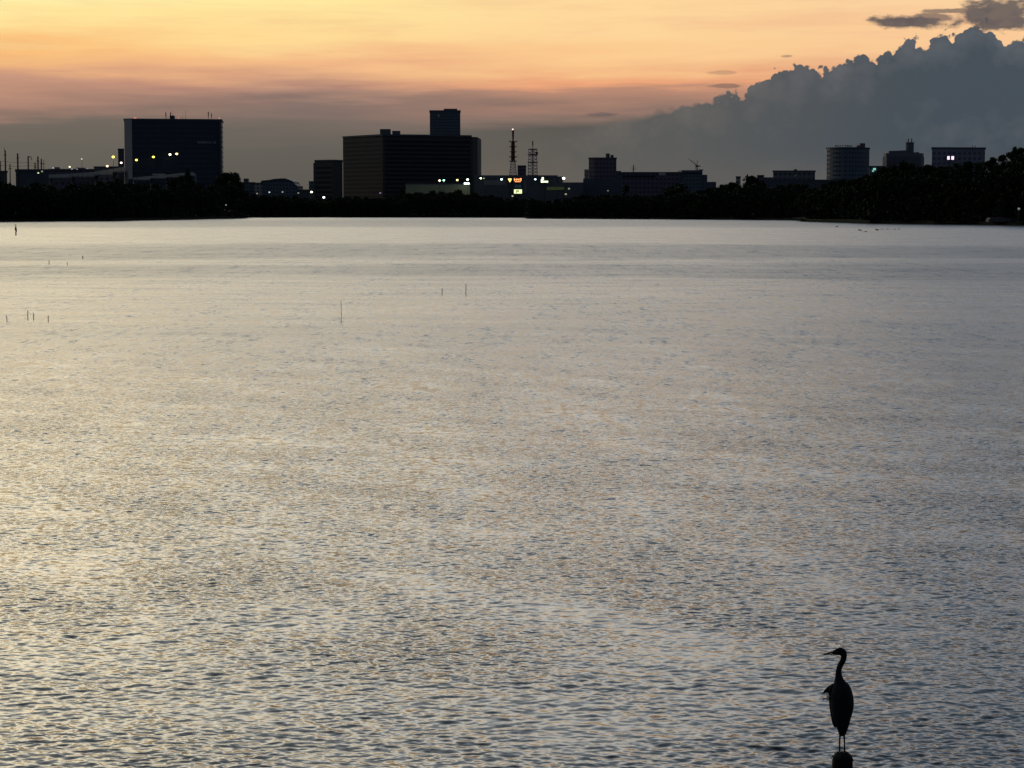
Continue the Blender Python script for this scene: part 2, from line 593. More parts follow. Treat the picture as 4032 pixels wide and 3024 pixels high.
    rough = gg.m('ADD', base, gg.m('MULTIPLY', gg.m('MULTIPLY', ruff, gg.smooth(ld, L(40), L(170))), 0.13))
    t.links.new(rough, b.inputs['Roughness'])
    # ripple normals, built from noise in world space
    n1 = gg.node('ShaderNodeTexNoise')
    gg.put(n1.inputs['Vector'], gg.xyz(gg.m('MULTIPLY', px, 3.2), gg.m('MULTIPLY', py, 6.5), 0.0))
    n1.inputs['Scale'].default_value = 1.0
    n1.inputs['Detail'].default_value = 5.0
    n1.inputs['Roughness'].default_value = 0.65
    n2 = gg.node('ShaderNodeTexNoise')
    gg.put(n2.inputs['Vector'], gg.xyz(gg.m('MULTIPLY', px, 3.2), gg.m('MULTIPLY', py, 0.6), 7.0))
    n2.inputs['Scale'].default_value = 1.0
    n2.inputs['Detail'].default_value = 4.0
    n2.inputs['Roughness'].default_value = 0.7
    s1 = gg.sep(gg.vm('SUBTRACT', n1.outputs['Color'], (0.5, 0.5, 0.5)))
    s2 = gg.sep(gg.vm('SUBTRACT', n2.outputs['Color'], (0.5, 0.5, 0.5)))
    k1 = gg.ramp(gg.m('DIVIDE', ld, 3.5), [(0, .10), (L(20) / 3.5, .12), (L(40) / 3.5, .34), (L(120) / 3.5, .5), (L(400) / 3.5, .4), (1, .25)])
    k2 = gg.ramp(gg.m('DIVIDE', ld, 3.5), [(0, .0), (L(25) / 3.5, .10), (L(55) / 3.5, .42), (L(120) / 3.5, .75), (L(250) / 3.5, .8), (1, .5)])
    nx = gg.m('ADD', gg.m('MULTIPLY', s1[0], gg.m('MULTIPLY', k1, 0.6)), gg.m('MULTIPLY', s2[0], k2))
    ny = gg.m('ADD', gg.m('MULTIPLY', s1[1], k1), gg.m('MULTIPLY', s2[1], k2))
    # fine crossing ripples, two sets of short crests
    kc = gg.ramp(gg.m('DIVIDE', ld, 3.5), [(0, .4), (L(20) / 3.5, .4), (L(35) / 3.5, .48), (L(70) / 3.5, .55), (L(130) / 3.5, .3), (1, 0)])
    pw = gg.noise(gg.xyz(gg.m('DIVIDE', px, 3.4), gg.m('DIVIDE', gg.m('ADD', py, gg.m('MULTIPLY', px, 0.5)), 3.4), 2.0), 1.0, 3.0, 0.6)
    kc = gg.m('MULTIPLY', kc, gg.m('MAXIMUM', gg.m('MULTIPLY_ADD', pw, 4.2, -1.1), 0.25))
    for ang, off, fc, fa in ((R(24), 0.0, 3.6, 13.0), (R(-21), 20.0, 3.9, 12.0), (R(40), 40.0, 9.0, 13.0)):
        ca, sa = math.cos(ang), math.sin(ang)
        al = gg.m('ADD', gg.m('MULTIPLY', px, sa), gg.m('MULTIPLY', py, ca))       # across the crests
        cr = gg.m('ADD', gg.m('MULTIPLY', px, ca), gg.m('MULTIPLY', py, -sa))      # along them
        nn = gg.noise(gg.xyz(gg.m('MULTIPLY', cr, fc), gg.m('MULTIPLY', al, fa), off), 1.0, 1.0, 0.55)
        kk = gg.m('MULTIPLY', gg.m('SUBTRACT', nn, 0.5), kc)
        nx = gg.m('ADD', nx, gg.m('MULTIPLY', kk, sa))
        ny = gg.m('ADD', ny, gg.m('MULTIPLY', kk, ca))
    # broken patches seen far out
    n3 = gg.noise(gg.xyz(gg.m('DIVIDE', px, 1.5), gg.m('DIVIDE', py, 15.0), 31.0), 1.0, 3.0, 0.7, out='Color')
    s3 = gg.sep(gg.vm('SUBTRACT', n3, (0.5, 0.5, 0.5)))
    k3 = gg.m('MULTIPLY', gg.ramp(gg.m('DIVIDE', ld, 3.5), [(0, 0), (L(50) / 3.5, .04), (L(100) / 3.5, .34), (L(400) / 3.5, .6), (1, .4)]), gg.m('MULTIPLY_ADD', ruff, 0.9, 0.35))
    nx = gg.m('ADD', nx, gg.m('MULTIPLY', s3[0], k3))
    ny = gg.m('ADD', ny, gg.m('MULTIPLY', s3[1], k3))
    nrm = gg.vm('NORMALIZE', gg.vm('ADD', geo.outputs['Normal'], gg.xyz(nx, ny, 0.0)))
    t.links.new(nrm, b.inputs['Normal'])
    b.inputs['Base Color'].default_value = (0.012, 0.016, 0.02, 1)
    b.inputs['IOR'].default_value = 1.333
    b.inputs['Specular IOR Level'].default_value = 0.5
    me.materials.append(m)
    o = bpy.data.objects.new('water', me)
    col.objects.link(o)
    tag(o, kind='structure')
    return o


build_water()

# ------------------------------------------------------------------ land behind the lake
shore = [(-9000, 885), (-2500, 880), (-700, 876), (0, 873), (440, 870), (700, 865), (900, 860.5), (960, 858.5), (975, 856.5), (1200, 856), (1700, 856), (2066, 857),
         (2076, 860.5), (2500, 862.5), (2900, 865), (3165, 867), (3175, 872.5), (3426, 880), (3800, 884), (4032, 887), (4600, 894), (9000, 905)]
sp = []
for i in range(len(shore) - 1):
    (x0, y0), (x1, y1) = shore[i], shore[i + 1]
    n = max(1, int((x1 - x0) / 40)) if -800 < x0 < 4700 else 4
    for k in range(n):
        t = k / n
        x, y = x0 + (x1 - x0) * t, y0 + (y1 - y0) * t
        D = shoreD(y)
        sp.append((at(x, y, D).x, D + random.uniform(-4, 4)))


def shore_at(x):
    """forward distance of the shoreline seen at photo column x"""
    for i in range(len(shore) - 1):
        (x0, y0), (x1, y1) = shore[i], shore[i + 1]
        if x0 <= x <= x1:
            return shoreD(y0 + (y1 - y0) * (x - x0) / (x1 - x0))
    return 1000.0


mb = MB()
offs = [(0, -0.3), (1.5, 0.5), (6, 1.0), (20, 1.3), (400, 1.6), (1500, 2.0), (7000, 2.0)]
n = len(sp)
for (x, D) in sp:
    for dd, z in offs:
        k = (D + dd) / D if dd > 30 else 1.0
        mb.v.append((x * k, D + dd, z + (random.uniform(-.15, .25) if 1 < dd < 30 else 0)))
m_ = len(offs)
for i in range(n - 1):
    for j in range(m_ - 1):
        a = i * m_ + j
        mb.f.append((a, a + m_, a + m_ + 1, a + 1))
tag(mb.build('ground', groundm), kind='structure')

# wooded hill on the right
hill_prof = [(2700, 0), (3150, 0.5), (3300, 2), (3456, 7), (3659, 10), (3780, 12), (3907, 14), (4032, 18), (4300, 24), (4900, 34), (5600, 20), (6500, 0)]


def hill_h(x, D):
    h = 0
    for i in range(len(hill_prof) - 1):
        (x0, h0), (x1, h1) = hill_prof[i], hill_prof[i + 1]
        if x0 <= x <= x1:
            h = h0 + (h1 - h0) * (x - x0) / (x1 - x0)
    sdist = shore_at(min(x, 8000))
    t = min(1, max(0, (D - sdist - 12) / 90))
    t = t * t * (3 - 2 * t)
    back = min(1, max(0, (1300 - D) / 200))
    return 1.0 + h * t * back


mb = MB()
xs = [2700 + i * 60 for i in range(64)]
ds = [shore_i for shore_i in range(0, 24)]
for x in xs:
    s0 = shore_at(x)
    for j in ds:
        D = s0 + 8 + j * (1320 - s0) / 23.0
        pnt = at(x, 800, D)
        mb.v.append((pnt.x, D, hill_h(x, D) + 0.25 + random.uniform(-.3, .3) * (0 < j < 23) - (0.6 if j in (0, 23) else 0)))
nj = len(ds)
for i in range(len(xs) - 1):
    for j in range(nj - 1):
        a = i * nj + j
        mb.f.append((a, a + nj, a + nj + 1, a + 1))
tag(mb.build('hill', groundm, smooth=True), kind='structure')


# ------------------------------------------------------------------ trees
def crown_mesh(name, seed, W=0.5, H=0.72, z0=0.22, n=1500, leaf=0.03, conic=0.0):
    """unit-height crown made of leaf-sized faces gathered in clumps"""
    rn = np.random.default_rng(seed)
    cl = []
    for _ in range(22):
        t = rn.uniform(0, 1)
        rad = W * (math.sin(PI * min(1, 0.12 + 0.88 * t ** (0.8 + conic))) ** 0.7) * (1 - conic * t * 0.6)
        a = rn.uniform(0, 2 * PI)
        rr = rad * rn.uniform(0.15, 0.8)
        cl.append((rr * math.cos(a), rr * math.sin(a), z0 + H * (0.06 + 0.84 * t), rn.uniform(0.09, 0.19) * (1 - 0.35 * t)))
    cl.append((0, 0, z0 + H * 0.5, 0.26))
    vs, fs = [], []
    per = n // len(cl)
    for cx, cy, cz, cr in cl:
        for _ in range(per):
            d = rn.normal(size=3)
            d /= np.linalg.norm(d)
            q = np.array([cx, cy, cz]) + d * cr * rn.uniform(0.35, 1.12) * np.array([1, 1, 0.8])
            a = rn.normal(size=3)
            a /= np.linalg.norm(a)
            c = np.cross(a, d)
            nn = np.linalg.norm(c)
            if nn < 1e-3:
                continue
            c /= nn
            s = leaf * rn.uniform(0.5, 1.2)
            b = len(vs)
            vs += [tuple(q - a * s), tuple(q + c * s * 0.7), tuple(q + a * s), tuple(q - c * s * 0.7)]
            fs.append((b, b + 1, b + 2, b + 3))
    me = bpy.data.meshes.new(name)
    me.from_pydata(vs, [], fs)
    return me, cl


def trunk_mesh(name, cl, seed):
    rn = random.Random(seed)
    t = MB()
    t.tube((0, 0, -0.03), (0.01, 0, 0.25), 0.022, 0.016, 7)
    t.tube((0.01, 0, 0.25), (-0.01, 0.01, 0.62), 0.016, 0.007, 6)
    for c in rn.sample(cl[:-1], 9):
        z = min(0.6, max(0.2, c[2] - 0.25))
        t.tube((0, 0, z), (c[0] * .9, c[1] * .9, c[2]), 0.009, 0.003, 5)
    me = bpy.data.meshes.new(name)
    me.from_pydata(t.v, [], t.f)
    return me


protos = []
for k, (W, H, z0, con, lm) in enumerate([(0.42, .76, .2, 0, leafm), (0.5, .74, .2, 0, leafm2), (0.34, .8, .16, 0.2, leafm), (0.46, .8, .14, 0.1, leafm2), (0.28, .84, .12, 0.5, leafm2), (0.55, .7, .22, 0, leafm)]):
    cm, cl = crown_mesh('crown', 100 + k, W, H, z0, 1900, 0.03, con)
    cm.materials.append(lm)
    tm = trunk_mesh('trunk', cl, k)
    tm.materials.append(barkm)
    protos.append((cm, tm))
first_tree = {}
TREES = 0


def tree(x, D, ztop, zbase, k, label, group, wide=1.0):
    """x = photo column of the trunk"""
    global TREES
    TREES += 1
    h = ztop - zbase
    pos = at(x, 800, D)
    r = empty('tree', (pos.x, D, zbase), label, 'tree', group)
    cm, tm = protos[k]
    for nm, me in (('trunk', tm), ('crown', cm)):
        o = bpy.data.objects.new(nm, me)
        col.objects.link(o)
        o.parent = r
    r.scale = (h * wide, h * wide, h)
    r.rotation_euler = (0, 0, random.uniform(0, 6.28))
    return r


def interp(pr, x):
    if x <= pr[0][0]:
        return pr[0][1]
    for i in range(len(pr) - 1):
        (x0, y0), (x1, y1) = pr[i], pr[i + 1]
        if x0 <= x <= x1:
            return y0 + (y1 - y0) * (x - x0) / (x1 - x0)
    return pr[-1][1]


left_prof = [(-250, 690), (0, 700), (190, 712), (300, 706), (370, 700), (480, 690), (520, 705), (640, 714), (680, 692), (735, 686), (800, 712), (845, 708), (870, 690), (960, 712), (980, 742), (1010, 756)]
mid_prof = [(985, 758), (1100, 762), (1350, 768), (1500, 768), (1560, 760), (1600, 750), (1700, 744), (1870, 744), (1900, 760), (2050, 776), (2150, 782), (2220, 778), (2300, 762), (2420, 756), (2560, 752), (2640, 750), (2760, 738), (2800, 722)]
right_prof = [(2817, 720), (2860, 706), (2900, 706), (2930, 694), (2985, 704), (3010, 714), (3100, 716), (3200, 709), (3313, 699), (3380, 690), (3410, 676), (3456, 664), (3471, 652), (3520, 639),
              (3600, 640), (3638, 646), (3659, 636), (3693, 635), (3779, 622), (3802, 628), (3873, 616), (3907, 607), (3937, 599), (3971, 588), (4009, 577), (4032, 570), (4150, 545), (4400, 500)]

# skyline row and lower front row on the left promontory
x = -230
while x < 975:
    s0 = shore_at(x)
    k = random.choice([0, 1, 1, 3, 5])
    D = s0 + random.uniform(35, 55)
    zt = zat(interp(left_prof, x) + random.uniform(-4, 12), D)
    tree(x, D, zt, 1.3, k, 'black silhouetted tree in the close row along the left promontory', 'trees along the left promontory')
    x += random.uniform(30, 44)
x = -230
while x < 965:
    s0 = shore_at(x)
    D = s0 + random.uniform(10, 22)
    zt = zat(interp(left_prof, x), D)
    tree(x, D, 1 + (zt - 1) * random.uniform(.55, .8), 1.0, random.choice([0, 1, 3, 5]), 'lower black tree at the water edge of the left promontory', 'low trees on the left promontory')
    x += random.uniform(48, 64)
# single ones that stand out
for x, yt, wd, kk, lab in [(741, 652, .55, 4, 'pointed tree rising in front of the big dark office block'),
                           (893, 664, 1.0, 1, 'tall round tree at the right corner of the big dark office block'),
                           (930, 672, .9, 0, 'rough-topped tree just right of the tallest tree by the dark office block')]:
    D = shore_at(min(x, 940)) + 30
    tree(x, D, zat(yt, D), 1.2, kk, lab, None, wd)
# mid shore
x = 1000
while x < 2815:
    s0 = shore_at(x)
    D = s0 + random.uniform(25, 60)
    zt = zat(interp(mid_prof, x) + random.uniform(-3, 9), D)
    tree(x, D, zt, 1.3, random.choice([0, 1, 2, 3, 5]), 'dark tree in the low wooded belt across the far shore', 'trees of the far shore belt', 1.45)
    x += random.uniform(27, 38)
x = 1010
while x < 2815:
    s0 = shore_at(x)
    D = s0 + random.uniform(8, 18)
    zt = zat(interp(mid_prof, x), D)
    tree(x, D, 1 + (zt - 1) * random.uniform(.5, .75), 1.0, random.choice([0, 1, 3, 5]), 'smaller dark tree in front of the far shore belt', 'small trees before the far shore belt', 1.2)
    x += random.uniform(52, 70)
for x, yt, wd, kk, lab in [(1582, 728, .6, 4, 'pointed dark tree in front of the striped slab block base'),
                           (2468, 716, .8, 3, 'taller dark tree in front of the long low building'),
                           (2956, 677, 1.0, 1, 'round dark tree standing above the belt left of the low roofs'),
                           (2856, 701, 1.1, 5, 'broad dark tree just right of the long low building'),
                           (2680, 696, 1.3, 5, 'broad dark tree under the construction crane')]:
    D = shore_at(x) + 45
    tree(x, D, zat(yt, D), 1.2, kk, lab, None, wd)
# right shore and hill
x = 2820
while x < 4200:
    s0 = shore_at(x)
    D = s0 + random.uniform(105, 135) if x > 3250 else s0 + random.uniform(30, 60)
    zb = hill_h(x, D)
    zt = zat(interp(right_prof, x) + random.uniform(-5, 8), D)
    tree(x, D, max(zt, zb + 6), zb, random.choice([0, 1, 1, 3, 5]), 'black tree on the skyline of the wooded hill at right', 'skyline trees of the right hill')
    x += random.uniform(28, 40)
for row, (off, fr) in enumerate([(62, .8), (30, .6), (11, .42)]):
    x = 2830 + row * 13
    while x < 4150:
        s0 = shore_at(x)
        D = s0 + off + random.uniform(-6, 6)
        zb = hill_h(x, D)
        zt = 1 + (zat(interp(right_prof, x), D) - 1) * fr * random.uniform(.85, 1.1)
        tree(x, D, max(zt, zb + 5), zb, random.choice([0, 1, 3, 5]), 'black tree on the lower slope of the wooded hill at right', 'trees on the slope of the right hill', 1.15)
        x += random.uniform(58, 76)
for x, yt, wd, kk, lab in [(3992, 566, .7, 4, 'spiky tree on the hill crest near the right edge'),
                           (3560, 622, 1.1, 1, 'broad tree in front of the dark domed building')]:
    D = shore_at(x) + 110
    tree(x, D, zat(yt, D), hill_h(x, D), kk, lab, None, wd)
print("TREES", TREES)

# undergrowth: one leafy mass behind the bank
def undergrowth():
    rn = np.random.default_rng(5)
    N = 120000
    xsrc = rn.uniform(-300, 4300, N)
    vs = np.empty((N * 4, 3))
    keep = 0
    xi = np.interp(xsrc, [s[0] for s in shore], [shoreD(s[1]) for s in shore])
    D = xi + rn.uniform(6, 30, N)
    clump = 0.85 + 0.15 * np.sin(xsrc * .031) * np.sin(xsrc * .0117 + 2)
    prof = np.interp(xsrc, [q[0] for q in left_prof + mid_prof + right_prof], [q[1] for q in left_prof + mid_prof + right_prof])
    top = 5.2 + (HORIZ - prof) / FPX * D
    hh = 1 + (top - 1) * 0.86 * clump
    z = 0.8 + rn.uniform(0, 1, N) * hh
    X = (xsrc - 2016) / FPX * D
    c = np.stack([X, D, z], 1)
    a = rn.normal(size=(N, 3))
    a /= np.linalg.norm(a, axis=1)[:, None]
    b = np.cross(a, rn.normal(size=(N, 3)))
    b /= np.linalg.norm(b, axis=1)[:, None]
    s = rn.uniform(.4, 1.1, N)[:, None]
    vs[0::4] = c - a * s
    vs[1::4] = c + b * s * .7
    vs[2::4] = c + a * s
    vs[3::4] = c - b * s * .7
    me = bpy.data.meshes.new('undergrowth')
    me.from_pydata(vs.tolist(), [], [(i, i + 1, i + 2, i + 3) for i in range(0, N * 4, 4)])
    me.materials.append(leafm2)
    o = bpy.data.objects.new('undergrowth', me)
    col.objects.link(o)
    tag(o, 'dense dark undergrowth filling the gaps under the shoreline trees', 'undergrowth', kind='stuff')


undergrowth()


def reeds():
    rn = np.random.default_rng(9)
    N = 26000
    xsrc = rn.uniform(-300, 4300, N)
    xi = np.interp(xsrc, [s[0] for s in shore], [shoreD(s[1]) for s in shore])
    D = xi + rn.uniform(-0.5, 7, N)
    X = (xsrc - 2016) / FPX * D
    h = rn.uniform(.7, 2.0, N) * (0.75 + .25 * np.sin(xsrc * .05))
    w = rn.uniform(.08, .2, N)
    ln = rn.normal(0, .25, N)
    vs = np.empty((N * 3, 3))
    vs[0::3] = np.stack([X - w, D, np.full(N, .1)], 1)
    vs[1::3] = np.stack([X + w, D + .1, np.full(N, .1)], 1)
    vs[2::3] = np.stack([X + ln, D + rn.normal(0, .2, N), h], 1)
    me = bpy.data.meshes.new('reeds')
    me.from_pydata(vs.tolist(), [], [(i, i + 1, i + 2) for i in range(0, N * 3, 3)])
    me.materials.append(reedm)
    o = bpy.data.objects.new('reeds', me)
    col.objects.link(o)
    tag(o, 'fringe of dark reeds and grass along the far bank', 'reeds', kind='stuff')


reeds()


# ------------------------------------------------------------------ buildings
def foot(pts):
    """[(photo x, D)] -> counter-clockwise footprint in world XY"""
    q = [(at(x, 700, D).x, D) for x, D in pts]
    A = sum(q[i][0] * q[(i + 1) % len(q)][1] - q[(i + 1) % len(q)][0] * q[i][1] for i in range(len(q)))
    return q if A > 0 else q[::-1]


def ring(pts, z0, z1, grow):
    cx = sum(p_[0] for p_ in pts) / len(pts)
    cy = sum(p_[1] for p_ in pts) / len(pts)
    o = []
    for a, b in pts:
        d = Vector((a - cx, b - cy))
        L_ = d.length
        d *= (L_ + grow) / L_
        o.append((cx + d.x, cy + d.y))
    return MB().prism(o, z0, z1)


def simple(label, cat, pts, ytop, Dref, wallm, name='building', roof=0.8, base=1.5, roofmat=None, group=None):
    f = foot(pts)
    z1 = zat(ytop, Dref)
    c = (sum(q[0] for q in f) / len(f), sum(q[1] for q in f) / len(f))
    r = empty(name, (c[0], c[1], base), label, cat, group)
    local(r, MB().prism(f, base - 1, z1 - roof), 'wall', wallm)
    rf = local(r, ring(f, z1 - roof, z1, 0.6), 'roof', roofmat or dark_conc)
    return r, f, z1, rf


def rect(x0, x1, D, depth):
    return [(x0, D), (x1, D), (x1, D + depth), (x0, D + depth)]


def xw(x, D):
    return at(x, 700, D).x


def bx(r, name, x0, x1, y0, y1, D, dep, m, parent=None):
    """box from photo columns/rows at distance D, added as a part"""
    return local(r, MB().box(xw(x0, D), xw(x1, D), D, D + dep, zat(y1, D), zat(y0, D)), name, m, parent)


navy_face = facade('dark_glass_facade', (0.07, 0.085, 0.11), (0.03, 0.045, 0.07), 3.2, 3.9, .86, .6)
grey_fac = facade('grey_facade', (0.2, 0.2, 0.21), (0.05, 0.055, 0.065), 3.4, 3.6, .55, .45)
blue_fac = facade('blue_grey_facade', (0.14, 0.17, 0.21), (0.05, 0.065, 0.085), 3.0, 3.3, .6, .4)
pale_fac = facade('pale_facade', (0.38, 0.36, 0.36), (0.07, 0.07, 0.08), 3.2, 3.2, .5, .4)
purple_fac = facade('dusky_facade', (0.16, 0.13, 0.17), (0.06, 0.055, 0.07), 3.6, 3.8, .6, .45)

# --- big dark office block at left
Dl = 1700
f_pts = [(522, Dl), (874, Dl + 13), (880, Dl + 60), (495, Dl + 52), (492, Dl + 2)]
r, f, zt, rf = simple('big square dark office block with red roof lights standing on the left shore', 'office block', f_pts, 466.5, Dl, navy_face, roof=1.2)
bx(r, 'end_wall', 492.3, 521.5, 470, 705, Dl - .6, 1.0, mat('side_lit_end_wall', (0.62, 0.55, 0.5), .8, var=.1, scale=.05))  # light on this end is put into the paler wall colour
bx(r, 'corner_pier', 866, 874, 473, 700, Dl + 10, 2, dark_conc)
# rooftop masts
for x0, x1, y0 in [(653.5, 658, 440), (658, 661, 449), (672, 677, 440), (680, 682, 434), (683, 686, 447), (732.5, 736, 434), (721, 723, 449), (820.5, 825.5, 438), (833, 837.5, 445)]:
    w = (x1 - x0)
    mb = MB()
    xc, D_ = xw((x0 + x1) / 2, Dl + 8), Dl + 8
    z0, z1 = zt, zat(y0, Dl + 8)
    mb.tube((xc, D_, z0), (xc, D_, z1), w * .075 * .55, w * .075 * .35, 6)
    if w > 4:
        mb.tube((xc, D_, z0 + (z1 - z0) * .35), (xc, D_, z0 + (z1 - z0) * .9), w * .075, w * .075, 8)
    local(r, mb, 'antenna', steel)
bx(r, 'plant_room', 671, 688, 455, 466.6, Dl + 8, 5, dark_conc)
redl = emit('red_beacon', (1.0, 0.25, 0.22), 0.9)
for x_, s_ in [(533, .55), (538, .35), (705, .4), (866, .45)]:
    local(r, MB().ball((xw(x_, Dl), Dl + .6, zt + .35), s_), 'beacon', redl)
# strip of lettering on the face: too small to read, a row of pale characters
mb = MB()
letm = mat('pale_lettering', (0.5, 0.5, 0.5), .7, var=.1)
px_ = 780.0
gl = random.Random(3)
while px_ < 846:
    w = gl.uniform(4.5, 6.5)
    y0, y1 = 557.5, 565.5
    D_ = Dl + 9.2
    X0, X1, Z0, Z1 = xw(px_, D_), xw(px_ + w, D_), zat(y1, D_), zat(y0, D_)
    s_ = (X1 - X0) * .34
    yy = Dl + 8.6 + (px_ - 780) * .037
    mb.box(X0, X0 + s_, yy, yy + 5, Z0, Z1)
    if gl.random() < .7:
        mb.box(X0 + s_, X1, yy, yy + 5, Z1 - s_, Z1)
    if gl.random() < .7:
        mb.box(X0 + s_, X1, yy, yy + 5, (Z0 + Z1) / 2 - s_ / 2, (Z0 + Z1) / 2 + s_ / 2)
    if gl.random() < .5:
        mb.box(X1 - s_, X1, yy, yy + 5, Z0, Z1 - s_)
    px_ += w + 1.6
local(r, mb, 'sign_lettering', letm)

simple('narrow dark purple tower tight against the left of the big office block', 'tower block', rect(466, 490, 1780, 20), 585, 1780, purple_fac)

# --- elevated road with lamps
for nm, pts, lab in [('a', [(190, 688), (280, 684), (370, 676), (440, 664), (486, 656)], 'pale elevated road ramp climbing towards the big office block'),
                     ('b', [(524, 699), (590, 693), (651, 688), (700, 682), (760, 678)], 'pale elevated road passing low in front of the big office block')]:
    D_ = 1240 if nm == 'a' else 1655
    P3 = [Vector((xw(a, D_), D_ + i * 1.0, zat(b, D_))) for i, (a, b) in enumerate(pts)]
    r = empty('elevated_road', (P3[0].x, P3[0].y, 1.5), lab, 'elevated road')
    mb, mp = MB(), MB()
    for i in range(len(P3) - 1):
        a, b = P3[i], P3[i + 1]
        mb.prism([(a.x, a.y), (b.x, b.y), (b.x, b.y + 12), (a.x, a.y + 12)], min(a.z, b.z) - 2.2, [a.z - .9, b.z - .9, b.z - .9, a.z - .9])
        mp.prism([(a.x, a.y - .25), (b.x, b.y - .25), (b.x, b.y - .01), (a.x, a.y - .01)], min(a.z, b.z) - 1.6, [a.z, b.z, b.z, a.z])
    local(r, mb, 'deck', concrete)
    local(r, mp, 'parapet', pale_conc)
    for i in range(len(P3)):
        local(r, MB().tube((P3[i].x, P3[i].y + 6, 0.5), (P3[i].x, P3[i].y + 6, P3[i].z - 2), 1.1, 1.1, 8), 'pier', concrete)
    if nm == 'b':
        bx(r, 'sound_barrier', 600, 651, 684, 690, D_ + 1.5, .3, pale_conc)

# low sheds and roofs at far left
r, f, z, _ = simple('long low dark shed below the poles at far left', 'shed', rect(62, 192, 1180, 30), 666, 1180, dark_conc, roof=1.0)
r, f, z, _ = simple('low flat roofs between the poles and the road ramp', 'building', rect(192, 372, 1300, 30), 665, 1300, purple_fac)
bx(r, 'roof_unit', 215, 232, 658, 666, 1302, 6, concrete)
bx(r, 'roof_unit', 300, 330, 660, 666, 1302, 6, concrete)
simple('low grey building at the foot of the left poles', 'building', rect(-120, 28, 1200, 30), 672, 1200, dark_conc)
simple('small dark block at the upper end of the road ramp', 'building', rect(372, 470, 1290, 24), 655, 1290, grey_fac)

# utility poles far left, with wires
poles = [(1.5, 634, 2.6), (22, 592, 3.0), (40, 645, 2.0), (71, 604, 3.2), (112, 615, 2.8), (139, 640, 2.5), (150.5, 616, 3.0), (163.5, 625, 2.6), (173, 628, 1.0)]
for i, (x_, y_, w_) in enumerate(poles):
    D_ = 1160 + i * 6
    X_ = xw(x_, D_)
    zt_ = zat(y_, D_)
    labs = ['stub of a dark pole cut by the left edge of the picture', 'tallest dark pole at far left with a thin tip', 'short faint pole right of the tallest pole', 'thick dark pole second in height at far left',
            'dark pole with a bent arm on its top', 'short stubby pole before the close pair of poles', 'taller pole of the close pair above the shed', 'shorter pole of the close pair above the shed', 'thin faint pole right of the close pair']
    r = empty('utility_pole', (X_, D_, 1.2), labs[i], 'pole', 'utility poles at far left')
    rad = w_ * D_ / FPX
    local(r, MB().tube((X_, D_, 0.8), (X_, D_, zt_), rad * 1.15, rad * .95, 8), 'post', steel)
    if i == 1:
        local(r, MB().tube((X_ - .4, D_, zt_ - .4), (X_ - .4, D_, zt_ + 1.6), .14, .1, 6), 'tip', steel)
    if i == 4:
        xa = xw(123, D_)
        local(r, MB().tube((X_, D_, zt_ - .3), (xa, D_, zt_ - .4), .25, .22, 6).tube((xa, D_, zt_ - .4), (xw(127, D_), D_, zt_ - 2.3), .2, .15, 6), 'arm', steel)
    else:
        local(r, MB().box(X_ - .9, X_ + .9, D_ - .15, D_ + .15, zt_ - 2.6, zt_ - 2.35), 'crossarm', steel)
for yy0, yy1, lab in [(636, 642, 'upper sagging cable strung between the far left poles'), (652, 649, 'lower sagging cable strung between the far left poles')]:
    mb = MB()
    pts = [(-40, yy0 - 6), (22, yy0), (71, yy0 + 2), (112, (yy0 + yy1) / 2), (150, yy1)]
    for i in range(len(pts) - 1):
        (a0, b0), (a1, b1) = pts[i], pts[i + 1]
        prev = None
        for k in range(7):
            t = k / 6
            q = at(a0 + (a1 - a0) * t, b0 + (b1 - b0) * t + 4 * (4 * t * (1 - t)) * .5, 1175)
            if prev is not None:
                mb.tube(prev, q, .06, .06, 5)
            prev = q
    o = mb.build('cable', steel)
    tag(o, lab, 'cable', 'cables between the far left poles')

# --- houses in the gap
r, f, z, _ = simple('small hazy building with a square chimney box right of the left trees', 'building', rect(950, 1004, 1900, 25), 717, 1900, blue_fac)
bx(r, 'chimney', 959, 977, 703, 718, 1903, 6, dark_conc)
r, f, z, _ = simple('pale low house beside the arched hall', 'house', rect(1000, 1032, 1880, 20), 719, 1880, pale_fac)
# arched hall
D_ = 2000
r = empty('hall', (xw(1100, D_), D_, 1.5), 'arched grey hall seen small between the two tall blocks', 'hall')
prof = [(1026, 722), (1030, 715), (1060, 712), (1080, 708), (1110, 706), (1125, 706), (1140, 712), (1155, 718), (1160, 728), (1172, 736)]
mb = MB()
front = [(xw(a, D_), zat(b, D_)) for a, b in prof]
b0 = 0
for (a, b) in front:
    mb.v += [(a, D_, 0.8), (a, D_, b), (a, D_ + 50, 0.8), (a, D_ + 50, b)]
for i in range(len(front) - 1):
    q = i * 4
    mb.f += [(q, q + 4, q + 5, q + 1), (q + 2, q + 3, q + 7, q + 6), (q, q + 1, q + 3, q + 2)] if i == 0 else [(q, q + 4, q + 5, q + 1), (q + 2, q + 3, q + 7, q + 6)]
q = (len(front) - 1) * 4
mb.f.append((q, q + 2, q + 3, q + 1))
local(r, mb, 'wall', blue_fac)
mb = MB()
for i in range(len(front) - 1):
    (a, za), (c, zc) = front[i], front[i + 1]
    s0 = len(mb.v)
    mb.v += [(a, D_ - 1, za + .01), (c, D_ - 1, zc + .01), (c, D_ + 51, zc + .01), (a, D_ + 51, za + .01), (a, D_ - 1, za + .9), (c, D_ - 1, zc + .9), (c, D_ + 51, zc + .9), (a, D_ + 51, za + .9)]
    mb.f += [(s0, s0 + 3, s0 + 2, s0 + 1), (s0 + 4, s0 + 5, s0 + 6, s0 + 7), (s0, s0 + 1, s0 + 5, s0 + 4), (s0 + 3, s0 + 7, s0 + 6, s0 + 2)]
local(r, mb, 'roof', roofm)
simple('low dark link building just left of the stepped wing', 'building', rect(1170, 1218, 1950, 20), 746, 1950, dark_conc)

